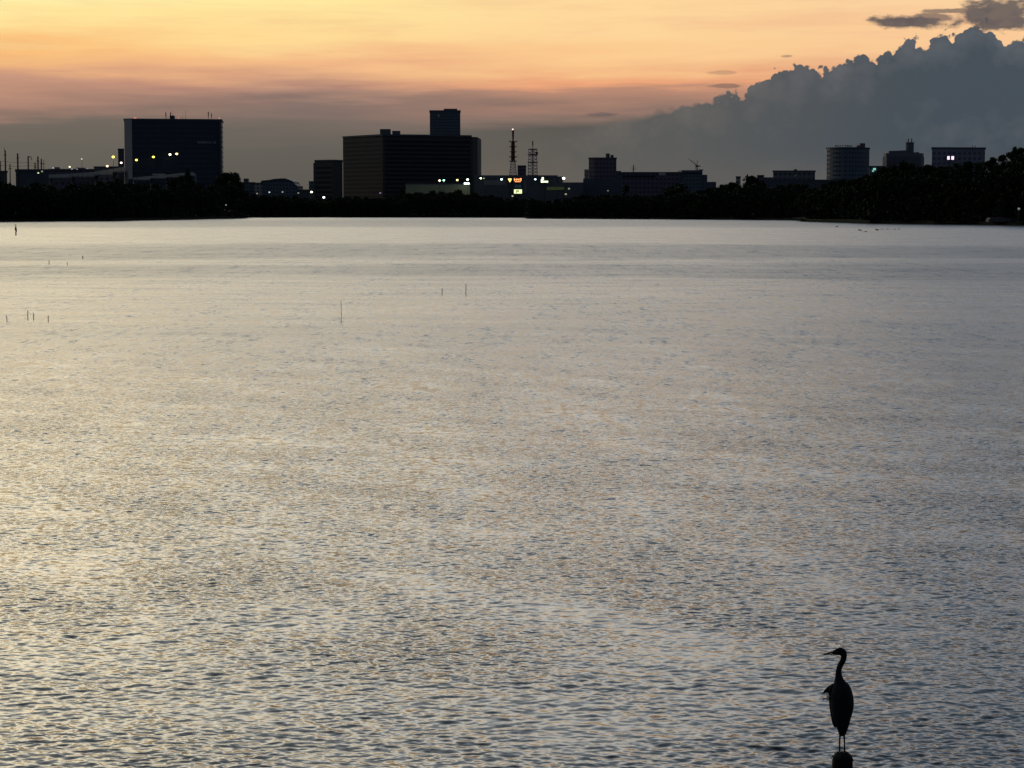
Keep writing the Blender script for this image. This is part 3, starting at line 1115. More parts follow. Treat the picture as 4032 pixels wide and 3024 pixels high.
# --- great slab block in the middle
Dm = 2100
r = empty('building', (xw(1600, Dm), Dm, 1.5), 'great striped slab block with a slim tower behind it', 'office block')
f = foot([(1507, Dm), (1862, Dm + 33), (1881, Dm + 42), (1895, Dm + 110), (1380, Dm + 130), (1351, Dm + 64)])
zt = zat(528, Dm)
local(r, MB().prism(f, 0.5, zt - 1.5), 'wall', mat('slab_block_wall', (0.08, 0.076, 0.076), .85, scale=.05, var=.15))
# ribbon windows on both seen faces, one per floor
A_, B_, C_ = Vector((xw(1351, Dm + 64), Dm + 64)), Vector((xw(1507, Dm), Dm)), Vector((xw(1862, Dm + 33), Dm + 33))
nfl = 17
for k in range(nfl):
    z0 = 6 + k * (zt - 10) / nfl
    for (p0, p1, inset) in ((A_, B_, 2.0), (B_, C_, 2.5)):
        d = (p1 - p0).normalized()
        nrm = Vector((d.y, -d.x))
        q0, q1 = p0 + d * inset + nrm * .12, p1 - d * inset + nrm * .12
        local(r, MB().prism([(q0.x, q0.y), (q1.x, q1.y), (q1.x - nrm.x * .6, q1.y - nrm.y * .6), (q0.x - nrm.x * .6, q0.y - nrm.y * .6)], z0, z0 + 2.1), 'window_band', glass)
# roof lip, stepped down at the right corner
rf = foot([(1505, Dm - 1.5), (1858, Dm + 31), (1858, Dm + 110), (1380, Dm + 131), (1349, Dm + 63)])
rr = local(r, MB().prism(rf, zt - 1.5, zt), 'roof', dark_conc)
bx(r, 'plant_room', 1497, 1537, 508, 531, Dm + 20, 12, dark_conc, rr)
bx(r, 'plant_room', 1545, 1575, 515, 531, Dm + 20, 12, dark_conc, rr)

r, f, z, _ = simple('slim tower block rising behind the roof of the great slab block', 'tower block', [(1693, 2400), (1813, 2400), (1813, 2430), (1693, 2430)], 434, 2400, blue_fac, roof=1.5)
bx(r, 'penthouse', 1748, 1800, 428, 434.5, 2404, 12, dark_conc)
bx(r, 'sky_sign', 1724, 1732, 450, 461, 2399.4, .5, mat('pale_patch', (0.5, 0.5, 0.5), .8))

r, f, z, _ = simple('stepped lower wing with striped floors left of the great slab block', 'office block', [(1240, 2060), (1310, 2045), (1349, 2060), (1349, 2100), (1240, 2100)], 629, 2050, mat('wing_wall', (0.085, 0.08, 0.08), .85, scale=.05, var=.15), roof=1.2)
for k in range(9):
    z0 = 8 + k * (z - 12) / 9
    p0, p1 = Vector((xw(1240, 2060), 2060)), Vector((xw(1309, 2045.3), 2045.3))
    d = (p1 - p0).normalized()
    nn_ = Vector((d.y, -d.x))
    q0, q1 = p0 + d * 1 + nn_ * .12, p1 - d * .5 + nn_ * .12
    local(r, MB().prism([(q0.x, q0.y), (q1.x, q1.y), (q1.x - nn_.x * .6, q1.y - nn_.y * .6), (q0.x - nn_.x * .6, q0.y - nn_.y * .6)], z0, z0 + 2.0), 'window_band', glass)
bx(r, 'side_step', 1234, 1240, 641, 850, 2062, 20, grey_fac)
bx(r, 'side_step', 1216, 1233.8, 713, 850, 2062, 18, grey_fac)

# --- shopping centre
Dc = 1950
r, f, z, _ = simple('long low shopping centre with bright lamps along its roof right of the slab block', 'shopping centre', rect(1870, 2194, Dc, 60), 690, Dc, dark_conc, roof=2.5, name='building')
bx(r, 'annex', 2194.5, 2216, 695, 850, Dc + 1, 50, dark_conc)
bx(r, 'annex', 2216.5, 2297, 718, 850, Dc + 2, 50, dark_conc)
bx(r, 'wall_panel', 1905, 1996, 710, 729, Dc - .5, .4, concrete)
bx(r, 'wall_panel', 2062, 2072, 710, 760, Dc - .5, .4, concrete)
bx(r, 'fascia_board', 2154, 2222, 736, 748, Dc - .8, .5, mat('olive_board', (0.5, 0.62, 0.2), .7, var=.15))
# orange sign
odk = mat('maroon_board', (0.12, 0.02, 0.015), .6)
og = emit('orange_sign_light', (1.0, 0.36, 0.12), 2.0)
og2 = emit('amber_sign_light', (1.0, 0.75, 0.2), 1.8)
yg = emit('yellow_green_sign_light', (0.8, 0.95, 0.45), 1.3)
whl = emit('cool_white_light', (0.8, 1.0, 0.9), 3.0)
whl2 = emit('warm_white_light', (1.0, 0.97, 0.75), 3.0)
Ds = Dc - 4


def sign(label, x0, x1, y0, y1, boardm, face, glyphs=None, glyphm=None):
    s = empty('sign', (xw((x0 + x1) / 2, Ds), Ds, zat(y1, Ds)), label, 'sign')
    local(s, MB().box(xw(x0 - 1.5, Ds), xw(x1 + 1.5, Ds), Ds, Ds + .8, zat(y1 + 1.5, Ds), zat(y0 - 1.5, Ds)), 'board', boardm)
    local(s, MB().tube((xw((x0 + x1) / 2, Ds), Ds + 1.4, 1), (xw((x0 + x1) / 2, Ds), Ds + 1.4, zat(y1, Ds)), .3, .3, 8), 'post', steel)
    if face:
        local(s, MB().box(xw(x0, Ds), xw(x1, Ds), Ds - .25, Ds - .02, zat(y1, Ds), zat(y0, Ds)), 'lit_face', face)
    if glyphs:
        mbg = MB()
        yy = Ds - .5
        for a, b, c, d in glyphs:
            mbg.box(xw(a, Ds), xw(b, Ds), yy, yy + .22, zat(d, Ds), zat(c, Ds))
        local(s, mbg, 'lettering', glyphm)
    return s


sign('glowing orange sign with bright marks on the shopping centre roof edge', 2024, 2053, 701, 717, odk, None,
     [(2024, 2027, 702, 712), (2027, 2032, 706, 709), (2032, 2034.5, 703, 712), (2036, 2044, 704, 707), (2039, 2041.5, 707, 712), (2046, 2048.5, 703, 712), (2048.5, 2053.5, 702, 706), (2050, 2053, 706, 712), (2027, 2050, 714, 716.5)], og)
sign('small amber wedge-shaped sign left of the orange one', 2001, 2014, 703, 717, odk, None, [(2001, 2014, 703, 709), (2003.5, 2012, 709, 713), (2006, 2009.5, 713, 717)], og2)
sign('unlit bluish sign panel between the orange and the yellow-green sign', 2028, 2051, 729, 737, mat('bluish_panel', (0.25, 0.4, 0.5), .6), None)
sign('bright yellow-green sign with a dark mark under the orange sign', 2024, 2055, 746, 762, steel, yg,
     [(2033, 2036, 749, 760), (2036, 2043, 749, 751.3), (2041, 2043.5, 751.3, 753.5), (2036, 2043, 753.5, 755.6)], mat('dark_marks', (0.03, 0.05, 0.02), .7))
sign('pale lit L-shaped sign of the shopping centre right of the lattice towers', 2129, 2158, 697, 719, steel, None,
     [(2130, 2137, 706, 719), (2133, 2141, 698, 709), (2137, 2158, 712, 718.5)], emit('pale_sign_light', (0.85, 0.95, 0.6), 1.8))

# pale hall in front of slab block
Dh = 1900
r, f, z, _ = simple('low olive lit hall at the foot of the great slab block', 'hall', [(1598, Dh), (1850, Dh + 8), (1850, Dh + 40), (1598, Dh + 40)], 723, Dh, mat('olive_wall', (0.5, 0.48, 0.3), .8, var=.15, scale=.1), roof=1.0, roofmat=concrete)
bx(r, 'lit_window', 1827, 1848, 719, 726, Dh - 1, .5, whl)

# --- lattice towers
def lattice(mbx, cx, cy, z0, z1, w0, w1, nbay, rad):
    for k in range(nbay):
        t0, t1 = k / nbay, (k + 1) / nbay
        za, zb = z0 + (z1 - z0) * t0, z0 + (z1 - z0) * t1
        wa, wb = (w0 + (w1 - w0) * t0) / 2, (w0 + (w1 - w0) * t1) / 2
        ca = [(cx - wa, cy - wa, za), (cx + wa, cy - wa, za), (cx + wa, cy + wa, za), (cx - wa, cy + wa, za)]
        cb = [(cx - wb, cy - wb, zb), (cx + wb, cy - wb, zb), (cx + wb, cy + wb, zb), (cx - wb, cy + wb, zb)]
        for i in range(4):
            j = (i + 1) % 4
            mbx.tube(ca[i], cb[i], rad, rad, 5)
            mbx.tube(ca[i], cb[j], rad * .6, rad * .6, 4)
            mbx.tube(ca[j], cb[i], rad * .6, rad * .6, 4)
            mbx.tube(cb[i], cb[j], rad * .6, rad * .6, 4)


Dt = 2300
r = empty('lattice_tower', (xw(2020, Dt), Dt, 1.5), 'taller red and white radio tower with five ringed platforms and a lit tip', 'radio tower')
cx = xw(2020, Dt)
mb = MB(); lattice(mb, cx, Dt, zat(690, Dt), zat(637, Dt), 7.2, 4.6, 5, .42); local(r, mb, 'lower_frame', white_paint)
mb = MB(); lattice(mb, cx, Dt, 1, zat(690, Dt), 10, 7.2, 5, .45); local(r, mb, 'base_frame', red_paint)
mb = MB(); lattice(mb, cx, Dt, zat(637, Dt), zat(558, Dt), 3.3, 2.9, 8, .5); mb.tube((cx, Dt, zat(637, Dt)), (cx, Dt, zat(556, Dt)), 1.15, 1.0, 8); local(r, mb, 'upper_frame', red_paint)
local(r, MB().tube((cx, Dt, zat(558, Dt)), (cx, Dt, zat(545, Dt)), .8, .8, 8).tube((cx, Dt, zat(545, Dt)), (cx, Dt, zat(512, Dt)), 1.0, 1.2, 10), 'mast', red_paint)
for y_, hw, m_ in [(558.5, 16, steel), (579, 14, steel), (599, 12, red_paint), (619, 16, steel), (635.5, 15, white_paint)]:
    w = hw * Dt / FPX
    mb = MB().tube((cx, Dt, zat(y_, Dt) - .3), (cx, Dt, zat(y_, Dt) + .4), w * .8, w, 14)
    for k in range(8):
        a = k * PI / 4 + .2
        mb.tube((cx + math.cos(a) * w, Dt + math.sin(a) * w, zat(y_, Dt)), (cx + math.cos(a) * w, Dt + math.sin(a) * w, zat(y_, Dt) + 1.4), .16, .16, 5)
    local(r, mb, 'platform', m_)
local(r, MB().ball((cx - .3, Dt, zat(509.5, Dt)), .85), 'beacon', emit('pink_beacon', (1.0, 0.75, 0.65), 1.6))

Dt = 2550
r = empty('lattice_tower', (xw(2097, Dt), Dt, 1.5), 'shorter hazy lattice tower with three wide platforms and a thin spike', 'radio tower')
cx = xw(2097.5, Dt)
haze_red = mat('hazed_red_paint', (0.45, 0.16, 0.12), .7)  # distance haze is painted into this tower's lighter red and white
haze_white = mat('hazed_white_paint', (0.75, 0.68, 0.64), .7, var=.1)
mb = MB(); lattice(mb, cx, Dt, zat(690, Dt), zat(640, Dt), 10.5, 9.6, 4, .5); local(r, mb, 'lower_frame', haze_white)
mb = MB(); lattice(mb, cx, Dt, 1, zat(690, Dt), 14, 10.5, 4, .5); local(r, mb, 'base_frame', haze_red)
mb = MB(); lattice(mb, cx, Dt, zat(640, Dt), zat(588, Dt), 9.4, 9.0, 4, .42); mb.tube((cx, Dt, zat(690, Dt)), (cx, Dt, zat(588, Dt)), 1.0, .8, 8); local(r, mb, 'upper_frame', haze_white)
for y_, hw, m_ in [(588, 20.5, haze_white), (609, 21.5, haze_red), (639, 22, haze_red)]:
    w = hw * Dt / FPX
    local(r, MB().tube((cx, Dt, zat(y_, Dt) - .6), (cx, Dt, zat(y_, Dt) + .6), w * .82, w, 16), 'platform', m_)
local(r, MB().tube((cx, Dt, zat(588, Dt)), (cx, Dt, zat(572, Dt)), .3, .4, 6).tube((cx, Dt, zat(572, Dt)), (cx, Dt, zat(555, Dt)), .75, .6, 8), 'spike', steel)
bx(r, 'dish', 2110, 2118, 598, 609, Dt - 6, 2, steel)

simple('plain dark box tower between the two lattice towers', 'tower block', rect(2038, 2071.5, 2120, 18), 651, 2120, purple_fac)

# --- centre right buildings
De = 2000
r, f, z, _ = simple('square dusky block with a round box on its roof right of centre', 'office block', [(2318, De + 6), (2340, De), (2427, De + 4), (2427, De + 40), (2318, De + 40)], 620, De + 3, purple_fac)
local(r, MB().tube((xw(2395, De), De + 12, z), (xw(2395, De), De + 12, zat(603, De)), 1.9, 1.9, 12), 'water_tank', dark_conc)
bx(r, 'plant_room', 2404, 2416, 610, 620.5, De + 8, 5, dark_conc)
bx(r, 'side_wing', 2302, 2317.6, 667, 850, De + 8, 15, pale_fac)
bx(r, 'side_wing', 2427.4, 2446, 673, 850, De + 8, 25, blue_fac)
bx(r, 'podium', 2297, 2440, 703, 850, De - 8, 7.5, dark_conc)

Dn = 1920
r, f, z, _ = simple('long low building with a raised right end under the construction crane', 'building', rect(2441, 2683, Dn, 50), 677, Dn, purple_fac)
bx(r, 'raised_wing', 2683.5, 2766, 670, 850, Dn + 1, 46, blue_fac)
bx(r, 'stair_tower', 2752, 2770, 667, 669.9, Dn + 2, 14, dark_conc)
bx(r, 'side_wing', 2766.5, 2785, 688, 850, Dn + 2, 40, dark_conc)
bx(r, 'side_wing', 2785.5, 2820, 716, 850, Dn + 2, 30, dark_conc)
bx(r, 'wall_panel', 2594, 2620, 679, 690, Dn - .6, .4, pale_conc)
bx(r, 'window_band', 2450, 2580, 692, 698, Dn - .3, .6, glass)
bx(r, 'window_band', 2690, 2760, 680, 685, Dn + .7, .6, glass)
r2 = empty('antenna_mast', (xw(2494, Dn), Dn + 20, z), 'thin antenna mast with crossbars on the long low roof', 'antenna')
X_ = xw(2494, Dn + 20)
mb = MB().tube((X_, Dn + 20, z - .2), (X_, Dn + 20, zat(647, Dn)), .4, .3, 6)
local(r2, mb, 'mast', steel)
for y_, a, b in [(660, -9, 11), (667, -6, 8), (651, -3, 3)]:
    local(r2, MB().tube((X_ + a * .22, Dn + 20, zat(y_, Dn)), (X_ + b * .22, Dn + 20, zat(y_, Dn)), .22, .22, 5), 'crossbar', steel)
# crane
Dk = 2060
r = empty('tower_crane', (xw(2743, Dk), Dk, 1.5), 'thin luffing construction crane leaning left over the low building', 'crane')
X_ = xw(2743, Dk)
mb = MB(); lattice(mb, X_, Dk, 1, zat(655, Dk), 1.6, 1.6, 26, .18); local(r, mb, 'mast', mat('rusty_mast', (0.3, 0.16, 0.1), .7))
local(r, MB().box(X_ - 1.3, X_ + 1.5, Dk - 1.4, Dk + 1.4, zat(657, Dk), zat(651, Dk)), 'cab', steel)
a, b = Vector((X_, Dk, zat(652, Dk))), at(2709, 624, Dk)
mb = MB()
for o_ in (-.45, .45):
    mb.tube(a + Vector((0, o_, 0)), b + Vector((0, o_ * .4, 0)), .17, .12, 5)
mb.tube(a + Vector((0, 0, .9)), b, .15, .1, 5)
for k in range(10):
    t = k / 10
    mb.tube(a.lerp(b, t) + Vector((0, 0, .8 * (1 - t))), a.lerp(b, t + .08), .09, .09, 4)
local(r, mb, 'jib', steel)
local(r, MB().tube(a, at(2747.5, 632, Dk), .25, .2, 5).tube(at(2747.5, 632, Dk), at(2722, 634, Dk), .07, .07, 4), 'apex_frame', steel)
local(r, MB().box(X_ + 1, X_ + 3.4, Dk - 1, Dk + 1, zat(656, Dk), zat(652, Dk)), 'counterweight', dark_conc)

# --- right part
r, f, z, _ = simple('small pale house left of the round tree above the belt', 'house', rect(2898, 2916, 1500, 10), 694, 1500, pale_fac)
r, f, z, _ = simple('low purple house right of the round tree above the belt', 'house', rect(2982, 3008, 1500, 12), 689, 1500, purple_fac)
bx(r, 'side_wing', 3008.4, 3046, 698, 740, 1501, 12, grey_fac)
Dq = 1560
r, f, z, _ = simple('wide flat-roofed low building with a small pale disc on its wall', 'building', rect(3044, 3209, Dq, 30), 671, Dq, grey_fac)
local(r, MB().tube((xw(3131, Dq), Dq - .6, zat(692, Dq)), (xw(3131, Dq), Dq - .1, zat(692, Dq)), .8, .8, 16), 'disc', pale_conc)
bx(r, 'roof_unit', 3127, 3138, 666, 671, Dq + 6, 4, dark_conc)
simple('long dark low terrace in front of the flat-roofed building', 'building', rect(3000, 3300, 1500, 20), 707, 1500, dark_conc)

# curved hotel with roof lettering
Dr = 1650
c_x, hw = (3254.5 + 3422) / 2, (3422 - 3254.5) / 2
pts = []
for k in range(15):
    t = -1 + 2 * k / 14
    pts.append((c_x + hw * t, Dr + 14 * t * t))
pts += [(3422, Dr + 34), (3254.5, Dr + 34)]
r, f, z, _ = simple('curved blue-grey tower block with small lettering along its roof edge', 'tower block', pts, 579.5, Dr + 3, blue_fac)
bx(r, 'plant_room', 3385, 3405, 564, 580, Dr + 14, 8, purple_fac)
bx(r, 'plant_room', 3373, 3384.8, 572, 580, Dr + 14, 8, purple_fac)
mb = MB()
yy = Dr + .2
gl = [(3287, 3294), (3296, 3303), (3305, 3308.5), (3311, 3318), (3324, 3331), (3333, 3340), (3342, 3345.5), (3347, 3354)]
styles = [(1, 1, 1, 0), (1, 1, 0, 1), (0, 0, 0, 1), (0, 1, 0, 1), (1, 1, 1, 0), (1, 1, 1, 1), (1, 0, 0, 0), (1, 1, 1, 0)]
for (a, b), (l, t, mid, rt) in zip(gl, styles):
    X0, X1, Z0, Z1 = xw(a, yy), xw(b, yy), z, zat(571.5, yy)
    s_ = .38
    if l: mb.box(X0, X0 + s_, yy, yy + .3, Z0, Z1)
    if t: mb.box(X0 + s_ * l, X1 - s_ * rt, yy, yy + .3, Z1 - s_, Z1)
    if mid: mb.box(X0 + s_ * l, X1 - s_ * rt, yy, yy + .3, (Z0 + Z1) / 2 - s_ / 2, (Z0 + Z1) / 2 + s_ / 2)
    if rt: mb.box(X1 - s_, X1, yy, yy + .3, Z0, Z1)
local(r, mb, 'roof_lettering', mat('bronze_letters', (0.14, 0.09, 0.06), .5))
r, f, z, _ = simple('low dark roof right of the curved tower block with a green lit window', 'building', rect(3422.5, 3478, 1500, 20), 653, 1500, dark_conc)
bx(r, 'lit_window', 3438, 3448, 662, 670, 1499.4, .5, emit('green_window_light', (0.3, 0.75, 0.6), .8))
bx(r, 'lit_window', 3434, 3440, 671, 676, 1499.4, .5, emit('green_window_light', (0.3, 0.75, 0.6), .8))

# domed building
Db = 1500
r = empty('building', (xw(3556, Db), Db, 1.5), 'dark broad building with sloping roof and a round turret on the right hill', 'building')
local(r, MB().prism(foot([(3474.5, Db + 8), (3490, Db), (3625, Db), (3638, Db + 8), (3638, Db + 40), (3474.5, Db + 40)]), 0.5, zat(617, Db)), 'wall', dark_conc)
mb = MB()
f0 = foot([(3478, Db + 6), (3488, Db + 1), (3628, Db + 1), (3636, Db + 6), (3636, Db + 38), (3478, Db + 38)])
mb.prism(f0, zat(617, Db) + .01, zat(603, Db))
f1 = foot([(3490, Db + 6), (3618, Db + 6), (3618, Db + 34), (3490, Db + 34)])
mb.prism(f1, zat(603, Db) + .01, [zat(602, Db), zat(598, Db), zat(598, Db), zat(602, Db)])
local(r, mb, 'roof', roofm)
local(r, MB().prism(foot([(3498, Db + 8), (3574, Db + 8), (3574, Db + 30), (3504, Db + 30)]), zat(600, Db), [zat(593, Db), zat(590, Db), zat(590, Db), zat(593, Db)]), 'upper_roof', roofm)
tw = local(r, MB().tube((xw(3593, Db), Db + 12, zat(602, Db)), (xw(3593, Db), Db + 12, zat(561, Db)), 2.75, 2.75, 18).tube((xw(3593, Db), Db + 12, zat(561, Db)), (xw(3593, Db), Db + 12, zat(558.5, Db)), 3.1, 3.1, 18), 'turret', dark_conc)
for x_ in (3587, 3600):
    local(r, MB().tube((xw(x_, Db), Db + 12, zat(560, Db)), (xw(x_, Db), Db + 12, zat(543, Db)), .42, .36, 6), 'antenna', steel, tw)

Dg = 1450
r, f, z, _ = simple('long flat grey block on the right hill with two bright pink windows', 'building', [(3668, Dg), (3877, Dg + 6), (3877, Dg + 30), (3668, Dg + 30)], 580, Dg + 3, facade('lilac_facade', (0.28, 0.27, 0.33), (0.09, 0.09, 0.11), 4, 3.4, .5, .4))
pw = emit('pink_window_light', (1.0, 0.7, 0.95), 1.4)
for x0, x1, in ((3729, 3738), (3745, 3755)):
    fr = bx(r, 'window', x0 - 1, x1 + 1, 613.5, 630, Dg - 1.2, 1.0, steel)
    local(r, MB().box(xw(x0, Dg - 1.5), xw(x1, Dg - 1.5), Dg - 1.5, Dg - 1.3, zat(628.5, Dg - 1.5), zat(615, Dg - 1.5)), 'pane', pw, fr)
for x_ in (3846, 3856):
    local(r, MB().tube((xw(x_, Dg), Dg + 15, z), (xw(x_, Dg), Dg + 15, zat(570, Dg)), .3, .2, 6), 'antenna', steel)

# pale boat-landing bank at right shore
D_ = shore_at(3960) + 4
mb = MB()
a = [at(x_, y_, D_) for x_, y_ in [(3893, 866), (3900, 857), (3950, 856), (4032, 862), (4120, 864), (4120, 874), (3893, 874)]]
n0 = len(a)
mb.v = [(q.x, D_, max(q.z, 0.2)) for q in a] + [(q.x, D_ + 5, max(q.z, 0.2)) for q in a]
mb.f = [tuple(range(n0)), tuple(range(2 * n0 - 1, n0 - 1, -1))] + [(i, i + n0, (i + 1) % n0 + n0, (i + 1) % n0) for i in range(n0)]
o = mb.build('retaining_wall', mat('pale_stone', (0.16, 0.15, 0.14), .9, scale=.5))
tag(o, 'low pale retaining wall at the water line near the right edge', 'wall')


# ------------------------------------------------------------------ lamps
def lamp(x, y, D, size, colr, strength, label, group, zbase=1.5, name='street_lamp'):
    pz = zat(y, D)
    X = xw(x, D)
    r_ = empty(name, (X, D, zbase), label, 'street lamp', group)
    if pz - zbase > 1:
        local(r_, MB().tube((X, D + .5, zbase - .5), (X, D + .5, pz + size * .3), .12, .09, 6), 'pole', steel)
    local(r_, MB().box(X - size * .5, X + size * .5, D - .2, D + .6, pz + size * .75, pz + size * .95), 'hood', steel)
    local(r_, MB().ball((X, D, pz), size, sq=(1, .8, .8)), 'lamp_head', emit('lamp_%d_%d_%d_%d' % (*[int(c * 99) for c in colr], int(strength * 10)), colr, strength))
    return r_


Y_, W_, WW, PK = (1, .74, .1), (.85, .95, 1.0), (1, .93, .62), (1, .7, .5)
left_lamps = [
    (151, 681, 1100, .42, (.7, .9, .45), 1.2, 'dim greenish lamp low under the pole pair'),
    (166, 675, 1100, .5, (.5, .52, .45), .5, 'fainter grey lamp beside the greenish one'),
    (210, 661, 1240, .36, W_, .7, 'white lamp right of the thin pole'),
    (239, 661, 1240, .25, W_, .4, 'tiny white lamp left of the bright white one'),
    (275, 657, 1240, .5, WW, 2.5, 'bright white lamp over the low flat roofs'),
    (284, 666, 1240, .3, W_, .6, 'small white lamp just under the bright one'),
    (304, 666, 1240, .28, W_, .5, 'small white lamp third along the low roofs'),
    (323, 626, 1240, .4, WW, 1.0, 'white lamp hanging high over the low roofs'),
    (346, 663, 1240, .25, W_, .4, 'tiny lamp at the foot of the road ramp'),
    (423, 654, 1235, .75, PK, 2, 'orange lamp on the road ramp'),
    (447, 618, 1235, .8, Y_, 4, 'bright yellow lamp left of the dark purple tower'),
    (478, 641, 1235, .65, (1, .75, .65), 3.5, 'pinkish lamp in front of the dark purple tower'),
    (538, 630, 1650, .92, Y_, 3.5, 'lowest yellow lamp in front of the big office block'),
    (605, 618, 1650, .95, Y_, 3.5, 'deep yellow lamp second in front of the big office block'),
    (670.5, 608.5, 1650, .92, WW, 3.5, 'whitest lamp of the pair in front of the big office block'),
    (697, 606, 1650, .92, (.95, .85, .3), 3.5, 'highest yellowish lamp right of the white one before the office block')]
for a in left_lamps:
    lamp(*a[:6], a[6], 'lamps over the left shore')
mid_lamps = [
    (1226.5, 756, 1850, .95, (1, .95, .6), 4, 'tall yellowish light at the foot of the stepped wing'),
    (1274.6, 777, 1738, .85, (.85, .9, 1), 6, 'blue-white lamp under the stepped wing'),
    (1012, 762, 1850, .6, WW, .35, 'very faint lamp under the pale low house'),
    (1060, 757, 1850, .7, W_, .8, 'faint lamp under the left end of the arched hall'),
    (1112, 756, 1850, .7, WW, .3, 'very faint lamp under the middle of the arched hall'),
    (1174, 760, 1850, .7, WW, .25, 'very faint lamp under the dark link building'),
    (1731, 711, 1880, .85, (1, .75, .6), 5, 'peach lamp over the olive hall'),
    (1747.5, 710, 1880, .9, (.35, .95, .65), 4, 'green lamp beside the peach one over the olive hall'),
    (1800.5, 709, 1880, .85, (1, .9, .35), 4, 'yellow lamp over the right half of the olive hall'),
    (1841, 707, 1880, .95, (.9, 1, .8), 6, 'white lamp over the right end of the olive hall'),
    (1893, 702, 1930, .85, (.8, .95, .45), 5, 'greenish lamp at the left end of the shopping centre'),
    (1905, 702, 1930, .7, WW, .4, 'dull lamp right of the greenish one'),
    (1974.8, 706, 1930, .9, (.75, .95, .9), 6, 'cool white lamp left of the amber sign'),
    (2018, 772, 1930, .8, WW, .5, 'dull lamp below the yellow-green sign'),
    (2107.7, 706, 1930, .9, (.65, .9, .95), 3, 'pale blue lamp between the signs and the L-shaped sign'),
    (2219.4, 702, 1930, 1.15, (1, .98, .85), 7, 'large square-looking white lamp at the right end of the shopping centre'),
    (2240.6, 743, 1900, .9, WW, .25, 'dull oval lamp right of the green fascia'),
    (2228, 764.6, 1900, .9, WW, .3, 'dull oval lamp below the green fascia'),
    (1497, 760, 1820, .8, (.5, .4, .8), .35, 'dim violet lamp below the corner of the slab block'),
    (2642, 824, 1420, .5, (.6, .8, .75), .5, 'faint lamp low on the far bank left of the hill'),
    (2394, 751, 1520, .6, WW, .15, 'very faint lamp in the trees below the round roof box'),
    (1774, 792, 1740, .4, (.5, .4, .5), .4, 'tiny faint lamp in the trees under the olive hall')]
for a in mid_lamps:
    lamp(*a[:6], a[6], 'lamps along the far shore')
for a in [(704, 805, shore_at(704) + 3, .45, (.7, .8, .75), .45, 'faint lamp at the foot of the left promontory trees'),
          (889, 807, shore_at(889) + 3, .5, (.6, .85, .6), .4, 'faint greenish lamp near the tip of the left promontory'),
          (4014, 822, shore_at(4014) + 4, .5, (.6, .7, .65), .25, 'dull lamp low on the right shore by the picture edge')]:
    lamp(*a[:6], a[6], 'lamps at the water edge', zbase=.8)


# ------------------------------------------------------------------ things standing in the lake
def stake(x, y0, y1, w, label, group, lean=0.0, mt=None):
    D = shoreD(y1)
    X = at(x, y1, D).x
    zt_ = zat(y0, D)
    r_ = w / 2 * D / FPX * (0.72 if mt is None else 1.0)
    mb_ = MB()
    n = 5
    prev = Vector((X, D, -.8))
    for k in range(1, n + 1):
        t = k / n
        q = Vector((X + lean * t * (zt_) + random.uniform(-.15, .15) * r_ * 2, D, -.8 + (zt_ + .8) * t))
        mb_.tube(prev, q, r_ * (1.05 - .25 * (t - 1 / n)), r_ * (1.05 - .25 * t), 7)
        prev = q
    o = mb_.build('stake', mt or greywood)
    tag(o, label, 'stake', group)
    return o


greywood = mat('grey_driftwood', (0.6, 0.55, 0.47), .8, var=.3, scale=3)
G_ = 'wooden stakes standing in the lake at left'
stake(31, 1243, 1264, 5, 'leaning short stake nearest the left edge', G_, -.22)
stake(110, 1222, 1254, 5, 'tallest of the four stakes in the left water', G_)
stake(134, 1232, 1257, 5, 'second tallest stake right beside the tallest', G_, -.05)
stake(190, 1243, 1264, 5.5, 'short thick stake furthest right of the four', G_)
G2 = 'small stakes far out in the lake'
stake(193, 1024, 1042, 4, 'small far stake left of two others in the pale strip', G2)
stake(265, 1032, 1043, 4, 'small far stake in the middle of the pale strip', G2)
stake(326, 1007, 1018, 5, 'small far stake furthest back in the grey lane', G2)
stake(1741, 1135, 1158, 4.5, 'small stake in the middle water, left of two', G2)
stake(1834, 1117, 1160, 4.5, 'taller small stake in the middle water, right of two', G2, .02)
stake(1345, 1182, 1265, 3.0, 'tall thin pole standing alone in the middle water', None, -.02)
stake(62.5, 912, 925, 5, 'dark stake under the perched bird by the left shore', None, 0, steel)


